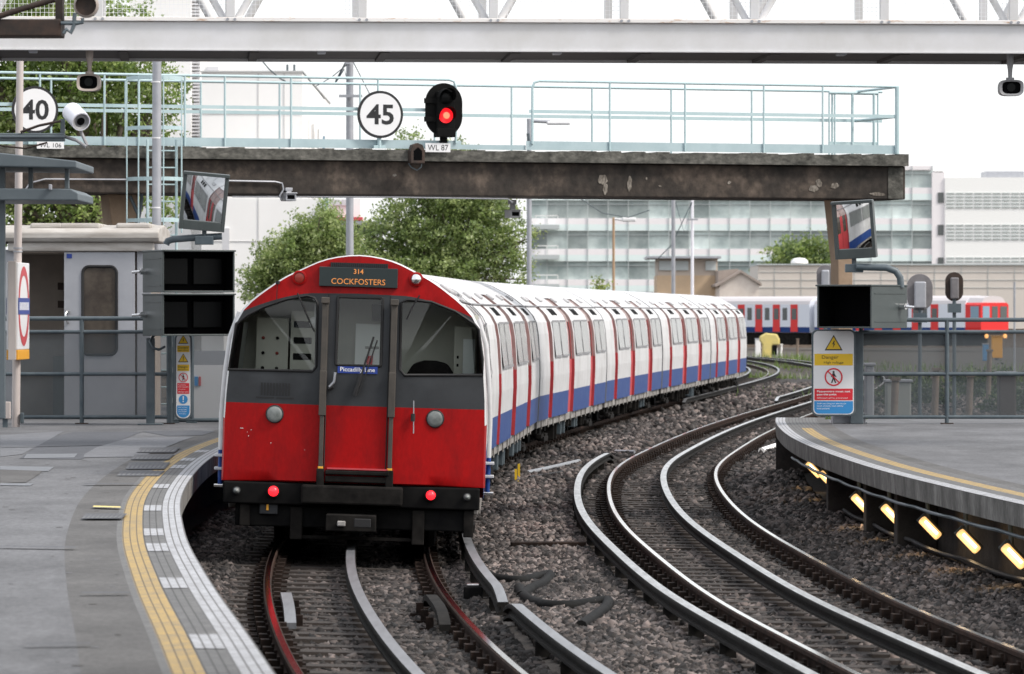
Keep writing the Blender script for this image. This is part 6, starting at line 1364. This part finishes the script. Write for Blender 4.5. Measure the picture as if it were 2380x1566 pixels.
for y0 in (445, 520, 596): bbox(ob, 'window', 2180, 2193, y0 + 2, y0 + 26, Yo - .3, .1, 'd_win')
lw = bthing('louvred_block', 'bright white louvred office block at the far right', 2300, Yo); bbox(lw, 'wall', 2196, 2480, 412, 712, Yo - .4, 15, 'off_louv', -.34)
rg = random.Random(4)
for y0, nr in ((448, 5), (522, 5), (598, 3), (660, 3)):
    for j in range(nr):
        x = 2199; mb = MB()
        while x < 2470: a, b = P(x, y0 + j * 8 + 3, Yo), P(x + 18, y0 + j * 8, Yo); mb.bx(a.x, b.x, Yo - .5, Yo - .39, a.z, b.z); x += 21.5
        mb.build('louvre_gap', M['off_gap'], lw, world=True)
for x0, x1, y0, y1, m in ((2112, 2128, 374, 402, 'off_span'), (2128, 2160, 382, 405, 'off_louv'), (2134, 2150, 392, 400, 'galv'), (2170, 2240, 388, 402, 'off_louv'), (2165, 2192, 398, 402, 'galv'), (2290, 2380, 398, 404, 'galv')): bbox(lw if x0 > 2280 else ob, 'roof_plant', x0, x1, y0, y1 + 12, Yo + 4, 5, m)
# tan tower, gabled house, beige shed
tw = bthing('tan_tower', 'tan brick tower with flat grey roof behind the train', 1598, 380); bbox(tw, 'wall', 1527, 1670, 640, 720, 380, 8, 'tan', -.34); bbox(tw, 'upper_wall', 1529, 1668, 600, 640, 380.2, 7.6, 'tan_up'); bbox(tw, 'roof', 1505, 1676, 595, 600, 379, 10, 'galv')
for x0, x1 in ((1532, 1562), (1570, 1600), (1640, 1664)): bbox(tw, 'window', x0, x1, 606, 628, 380.0, .25, 'off_mull')
gh = bthing('gabled_house', 'small pale house with a tiled gable roof beside the tan tower', 1715, 372); mb = MB(); Yg = 372; pts = [P(x, y, Yg) for x, y in ((1672, 705), (1672, 656), (1722, 632), (1764, 662), (1764, 705))]
mb.prism([(q.x, q.z) for q in pts], Yg, Yg + 9); mb.build('wall', M['gable'], gh, world=True)
mb = MB(); A_ = [P(x, y, Yg) for x, y in ((1662, 662), (1722, 627), (1770, 658), (1770, 664), (1722, 633), (1664, 667))]; mb.prism([(q.x, q.z) for q in A_], Yg - .3, Yg + 9.3); mb.build('roof', M['tiles'], gh, world=True)
mb = MB(); A_ = [P(x, y, Yg) for x, y in ((1672, 655), (1672, 628), (1718, 624), (1722, 630))]; mb.prism([(q.x, q.z) for q in A_], Yg + 2, Yg + 9.2); mb.build('roof', M['tiles'], gh, world=True)
sd = bthing('beige_shed', 'long beige clad shed wall behind the distant train', 2080, 400); bbox(sd, 'wall', 1762, 2560, 616, 720, 400, 14, 'shed', -.34); bbox(sd, 'coping', 1761, 2560, 613, 616, 399.8, 14.4, 'off_mull')
mb = MB()
for py in (632, 650, 668): a, b = P(1763, py + .8, 400), P(2560, py, 400); mb.bx(a.x, b.x, 399.95, 400, a.z, b.z)
for px in range(1800, 2560, 62): a, b = P(px, 716, 400), P(px + .8, 617, 400); mb.bx(a.x, b.x, 399.95, 400, a.z, b.z)
mb.build('panel_joint', M['off_mull'], sd, world=True)
mb = MB(); c = P(1858, 612, 398); mb.lathe([(.75, 0), (.7, .25), (.45, .42), (.001, .48)], c, (0, 0, 1), 18); tag(mb.build('roof_dome', M['off_louv'], smooth=60), 'small white dome on top of the beige shed wall', 'dome')

lw2 = bthing('added_dark_strip', 'low dark strip added to darken the ground behind the distant train', 2150, 374, 'wall'); bbox(lw2, 'dark_strip_face', 1720, 2620, 764, 815, 374, .4, 'wood_grey', -.36); bbox(lw2, 'coping', 1720, 2620, 762, 764, 373.9, .6, 'gable')  # added dark strip, stands in for the darkness below the distant train
# ------------------------------------------------------------------ the distant train and lineside clutter
Yd = 333; kd = Yd / F; fr = P(2312, 800, Yd)
dt = thing('underground_train', 'distant silver train with a red cab front at the right', 'train', (fr.x, Yd, 0), 0)
dv = Vector((-.66, .75, 0)).normalized()     # along the train away from the front
nv = Vector((dv.y, -dv.x, 0)); Wd = 1.42
if nv.y > 0: nv = -nv                                         # nv points to the visible side
def D(s, q, z): p_ = Vector((fr.x, Yd, 0)) + dv * s + nv * q; return (p_.x, p_.y, z)
DPR = [(1.36, .95), (1.42, 1.35), (1.42, 3.0), (1.30, 3.25), (1.0, 3.45), (.5, 3.56), (0, 3.6)]
def dcar(s0, s1, cab):
    mb = MB()
    for s in (-1, 1):
        for (x0, z0), (x1, z1) in zip(DPR, DPR[1:]): mb.quad(D(s0, s * x0, z0), D(s1, s * x0, z0), D(s1, s * x1, z1), D(s0, s * x1, z1), 1 if z1 < 1.36 else (2 if z0 > 2.9 else 0))
    for y in (s0, s1): mb.add([D(y, x, z) for x, z in DPR] + [D(y, -x, z) for x, z in reversed(DPR[:-1])], [tuple(range(13))], 0)
    o = mb.build('carriage', [M['d_body'], M['t_blue'], M['d_roof']], dt, world=True); s = s0 + (2.6 if cab else 1.2); q = 0
    while s < s1 - 1:
        mb = MB(); 
        if q % 2 == 0: mb.quad(D(s, 1.43, 1.0), D(s + .75, 1.43, 1.0), D(s + .75, 1.43, 3.0), D(s, 1.43, 3.0), 0); mb.quad(D(s + .12, 1.44, 1.9), D(s + .63, 1.44, 1.9), D(s + .63, 1.44, 2.7), D(s + .12, 1.44, 2.7), 1); mb.build('door', [M['d_red'], M['d_win']], o, world=True); s += 1.0
        else: mb.quad(D(s + .1, 1.43, 1.85), D(s + .58, 1.43, 1.85), D(s + .58, 1.43, 2.75), D(s + .1, 1.43, 2.75), 0); mb.build('window', [M['d_win']], o, world=True); s += .85
        q += 1
    mb = MB(); mb.bx(0, 1, 0, 1, 0, 1); mb.v = [D(s0 + (s1 - s0) * (.02 + .96 * x), -1.2 + 2.4 * y, .05 + .87 * z) for x, y, z in mb.v]; mb.build('underframe', M['under'], o, world=True)
    for y in (s0 + 2.5, s0 + 4.5, s1 - 4.5, s1 - 2.5): mb = MB(); c_ = Vector(D(y, .8, .45)); mb.lathe([(.01, -.06), (.45, -.06), (.45, .06), (.01, .06)], c_, nv, 14); mb.build('wheel', M['black'], o, world=True)
dcar(1.5, 16.5, True); dcar(17, 33, False); dcar(33.5, 49.5, False)
# cab front facing the viewer to the right of the side
mb = MB(); cp = [(1.36, .95), (1.42, 1.35), (1.42, 2.95), (1.25, 3.1), (-1.25, 3.1), (-1.42, 2.95), (-1.42, 1.35), (-1.36, .95)]
cA = [Vector(D(1.5, x, z)) for x, z in cp]; fd = Vector((.35, -1, 0)).normalized(); ca2 = [Vector(D(0, x, z)) for x, z in cp]
mb.add(cA + ca2, [(j, (j + 1) % 8, 8 + (j + 1) % 8, 8 + j) for j in range(8)] + [tuple(range(8, 16))], 0); cb = mb.build('cab_front', M['d_red'], dt, world=True)
mb = MB(); tp = [(1.42, 2.95), (1.25, 3.1), (1.0, 3.45), (.5, 3.58), (-.5, 3.58), (-1.0, 3.45), (-1.25, 3.1), (-1.42, 2.95)]; mb.add([D(1.5, x, z) for x, z in tp] + [D(.1, x * .97, z - .02) for x, z in tp], [(j, (j + 1) % 8, 8 + (j + 1) % 8, 8 + j) for j in range(8)] + [tuple(range(8, 16))]); mb.build('roof_dome', M['d_roof'], cb, world=True)
for a, b in ((.55, 1.25), (-.3, .3), (-1.25, -.55)): mb = MB(); mb.quad(D(-.02, a, 1.9), D(-.02, b, 1.9), D(-.02, b, 2.85), D(-.02, a, 2.85)); mb.build('windscreen', M['b_bluepost'] if a > .5 else M['d_win'], cb, world=True)
mb = MB(); mb.quad(D(1.0, 1.43, 1.9), D(.2, 1.43, 1.9), D(.2, 1.43, 2.85), D(1.0, 1.43, 2.85)); mb.build('side_window', M['b_bluepost'], cb, world=True)
for x in (.95, -.95): mb = MB(); c_ = Vector(D(-.05, x, .75)); mb.lathe([(.15, 0), (.15, .1), (.001, .12)], c_, -dv, 14); mb.build('headlight', M['lamp_or'], cb, world=True)
# rear faces of signals seen against the shed
def rear_signal(label, px, y0, y1, wpx, Y, m, ring=None, post=9):
    k = Y / F; a = P(px, y0, Y); b = P(px, y1, Y); t = thing('signal_post', label, 'signal', (a.x, Y, -.34), 0, 'signals seen from behind'); r = wpx * k / 2; z0 = b.z + .34; z1 = a.z + .34
    pl = [(r * math.cos(q), (z0 + r if math.sin(q) < 0 else z1 - r) + r * math.sin(q)) for q in [2 * math.pi * (i + .5) / 28 for i in range(28)]]
    mb = MB(); mb.prism(pl, 0, .05, 0); mb.build('backboard', M[m], t, bevel=.01); mb = MB(); mb.bx(-r * .45, r * .45, -.14, 0, z0 + .05, z1 - r * .6); mb.build('housing', M['sig_back'] if ring else M['galv'], t, bevel=.03)
    mb = MB(); mb.tube([(0, -.0, 0), (0, -.0, z0 + .2)], post * k / 2, 10); mb.bx(-.14, .14, -.12, .12, z0 - .25, z0 - .05); mb.build('post', M['fence'], t, smooth=60); return t
rear_signal('broad grey oval signal back right of the right monitor housing', 2138, 636, 722, 60, 100, 'sig_back'); rear_signal('slim signal back with dark rim in front of the distant train', 2218, 632, 700, 42, 104, 'rust_dk', True)
rear_signal('small worn signal back above the right monitor housing', 1918, 615, 672, 40, 96, 'sig_back')
t = pole('lamp_column', 'thin short grey post at the right edge by the distant cab', 2358, 655, 800, 5, 5, 200, 'galv')
q = thing('hooded_post', 'cream yellow hooded equipment cover standing in the weeds', 'equipment cover', (P(1790, 0, 262).x, 262, -.3)); q.scale = (1.2, 1.2, 1.2); k = 262 / F
mb = MB(); pl = [(-.38, 0), (.06, 0), (.1, .75), (.42, .75), (.44, 1.0), (.3, 1.25), (-.2, 1.3), (-.48, 1.15), (-.5, .95), (-.36, .75)]; mb.prism(pl, -.25, .25); mb.build('cover', M['pipe_y'], q, bevel=.06)
mb = MB(); mb.bx(.08, .3, -.27, .2, .3, .74); mb.build('opening', M['black'], q); mb = MB(); mb.tube([(.3, 0, -.05), (.3, 0, .6)], .05, 8); mb.build('leg', M['sign_white'], q)
# lineside items behind the right hand fence
def item(name, label, cat, x0, x1, y0, y1, Y, m, dep=.4, bev=.03, z=-.34, extra=None):
    a, b = P(x0, y1, Y), P(x1, y0, Y); t = thing(name, label, cat, ((a.x + b.x) / 2, Y, z)); w_ = b.x - a.x; h = b.z - z
    mb = MB(); mb.bx(-w_ / 2, w_ / 2, 0, dep, 0, h); mb.build('body', M[m], t, bevel=bev); mb = MB(); mb.bx(-w_ / 2 - .03, w_ / 2 + .03, -.03, dep + .03, h, h + .05); mb.build('lid', M['galv'] if m != 'orange' else M['orange'], t, bevel=.01); return t
item('equipment_cabinet', 'dark rusty cabinet behind the right fence at the picture edge', 'cabinet', 2322, 2362, 870, 960, 90, 'wood_dk'); item('equipment_cabinet', 'grey cabinet behind the fence under the broad signal back', 'cabinet', 2060, 2118, 888, 960, 92, 'cab_grey')
item('equipment_cabinet', 'pale thin cabinet behind the fence beside the gate post', 'cabinet', 2012, 2032, 850, 985, 84, 'galv'); item('equipment_cabinet', 'upright orange yellow box below the distant train cab', 'box', 2305, 2330, 782, 832, 272, 'orange', z=P(0, 832, 272).z)
mb = MB(); c = P(2317, 832, 272.2); mb.tube([(c.x, c.y, -.34), (c.x, c.y, c.z + .05)], .12, 8); tag(mb.build('box_stand', M['fence']), 'dark stand below the upright orange yellow box', 'stand')
item('equipment_cabinet', 'small blue box low on the ground left of the orange yellow box', 'box', 2285, 2298, 800, 828, 268, 'tarp')
item('equipment_cabinet', 'small white box in the weeds left of the yellow cover', 'box', 1756, 1768, 788, 806, 272, 'b_white')
for lab, x, Y, h, m in (('brown timber post behind the fence, left one', 2075, 88, 1.1, 'wood_grey'), ('grey timber post behind the fence near its middle', 2170, 95, 1.2, 'wood_grey'), ('brown timber post behind the fence right of its middle post', 2250, 100, 1.0, 'wood_grey'), ('rusty leaning post among weeds near the orange box', 2296, 130, 1.3, 'wood_grey'), ('thin pale stake in the weeds near the yellow cover', 1814, 262, .6, 'b_white'), ('brown stake in the weeds right of the yellow cover', 1852, 262, .9, 'wood_grey')):
    mb = MB(); c = P(x, 0, Y); mb.tube([(c.x, Y, -.4), (c.x + .05, Y, h)], .07, 8); mb.box((c.x + .05, Y, h + .03), (.18, .18, .06)); tag(mb.build('timber_post', M[m], smooth=60), lab, 'post', 'posts and stakes in the weeds')
rg = np.random.default_rng(8); mb = MB(); c = P(2298, 0, 88); n = 14                     # crumpled sheet
g = [[(c.x - .65 + 1.3 * i / n, 88 + .8 * j / n, -.34 + .34 * math.sin(math.pi * i / n) ** .6 * math.sin(math.pi * j / n) ** .6 * rg.uniform(.4, 1.2)) for j in range(n + 1)] for i in range(n + 1)]
mb.add([q for r_ in g for q in r_], [(i * (n + 1) + j, (i + 1) * (n + 1) + j, (i + 1) * (n + 1) + j + 1, i * (n + 1) + j + 1) for i in range(n) for j in range(n)]); tag(mb.build('tarpaulin', M['tarp']), 'crumpled blue tarpaulin lying behind the right fence', 'tarpaulin')
for lab, x0, Y0, x1, Y1 in (('rusty old rail lying on the ground behind the fence, nearest one', 2040, 92, 2420, 98), ('rusty old rail lying in the weeds behind the fence, farther one', 2020, 112, 2400, 122), ('old rail lying below the distant train', 2000, 150, 2420, 165)):
    a, b = P(x0, 0, Y0), P(x1, 0, Y1); a.z = b.z = -.12; mb = MB(); mb.sweep(RAIL, [a, a.lerp(b, .5), b], [0] + [1] * 13); tag(mb.build('spare_rail', [M['con_dull'], M['rail_side']]), lab, 'rail', 'spare rails behind the fence')
for lab, x, Y, h, w_ in (('low dark bush behind the fence below the broad signal back', 2110, 128, .9, 1.1), ('low dark bush behind the fence near the orange box', 2280, 140, 1.0, 1.4), ('low dark bush behind the fence at the right edge', 2390, 118, .9, 1.2)):
    c = P(x, 0, Y); tree('bush', lab, (c.x, Y, -.34), .4, [(0, 0, h * .5, w_, w_, h * .55), (.5, .3, h * .4, w_ * .7, w_ * .7, h * .45)], 2600, .06, [(.05, .08, .02), (.08, .12, .03), (.03, .05, .015)], int(x), 'bushes behind the right fence', .04, 'bush')
# heaps of rubble and scrap on the earth behind the fence
rg = np.random.default_rng(9); n = 9000; Yr = rg.uniform(88, 190, n); Xr = np.interp(Yr, LB.y, LB.x) + rg.uniform(2.6, 16, n) ; s = rg.uniform(.02, .075, n) * (1 + (Yr - 86) / 90)
base8 = np.array([(i, j, k) for i in (-1, 1) for j in (-1, 1) for k in (-1, 1)], float); A = base8[None] * (1 + rg.uniform(-.5, .4, (n, 8, 3))) * rg.uniform(.5, 1.5, (n, 1, 3)) * s[:, None, None]
A[:, :, 0] += Xr[:, None]; A[:, :, 1] += Yr[:, None]; A[:, :, 2] += -.3 + .1 * rg.random(n)[:, None]
col = (.05 + .45 * rg.random((n, 1)) ** 2) * np.array([[1, .86, .76]]); tint = np.concatenate([np.repeat(col[:, None], 8, 1), np.ones((n, 8, 1))], 2).reshape(-1, 4)
fq = np.array([(0, 1, 3, 2), (4, 6, 7, 5), (0, 4, 5, 1), (2, 3, 7, 6), (0, 2, 6, 4), (1, 5, 7, 3)])
tag(np_mesh('rubble', A.reshape(-1, 3), 4, (np.arange(n)[:, None, None] * 8 + fq[None]).reshape(-1), [M['stone']], tint), 'pale rubble and stones strewn behind the right fence', kind='stuff')
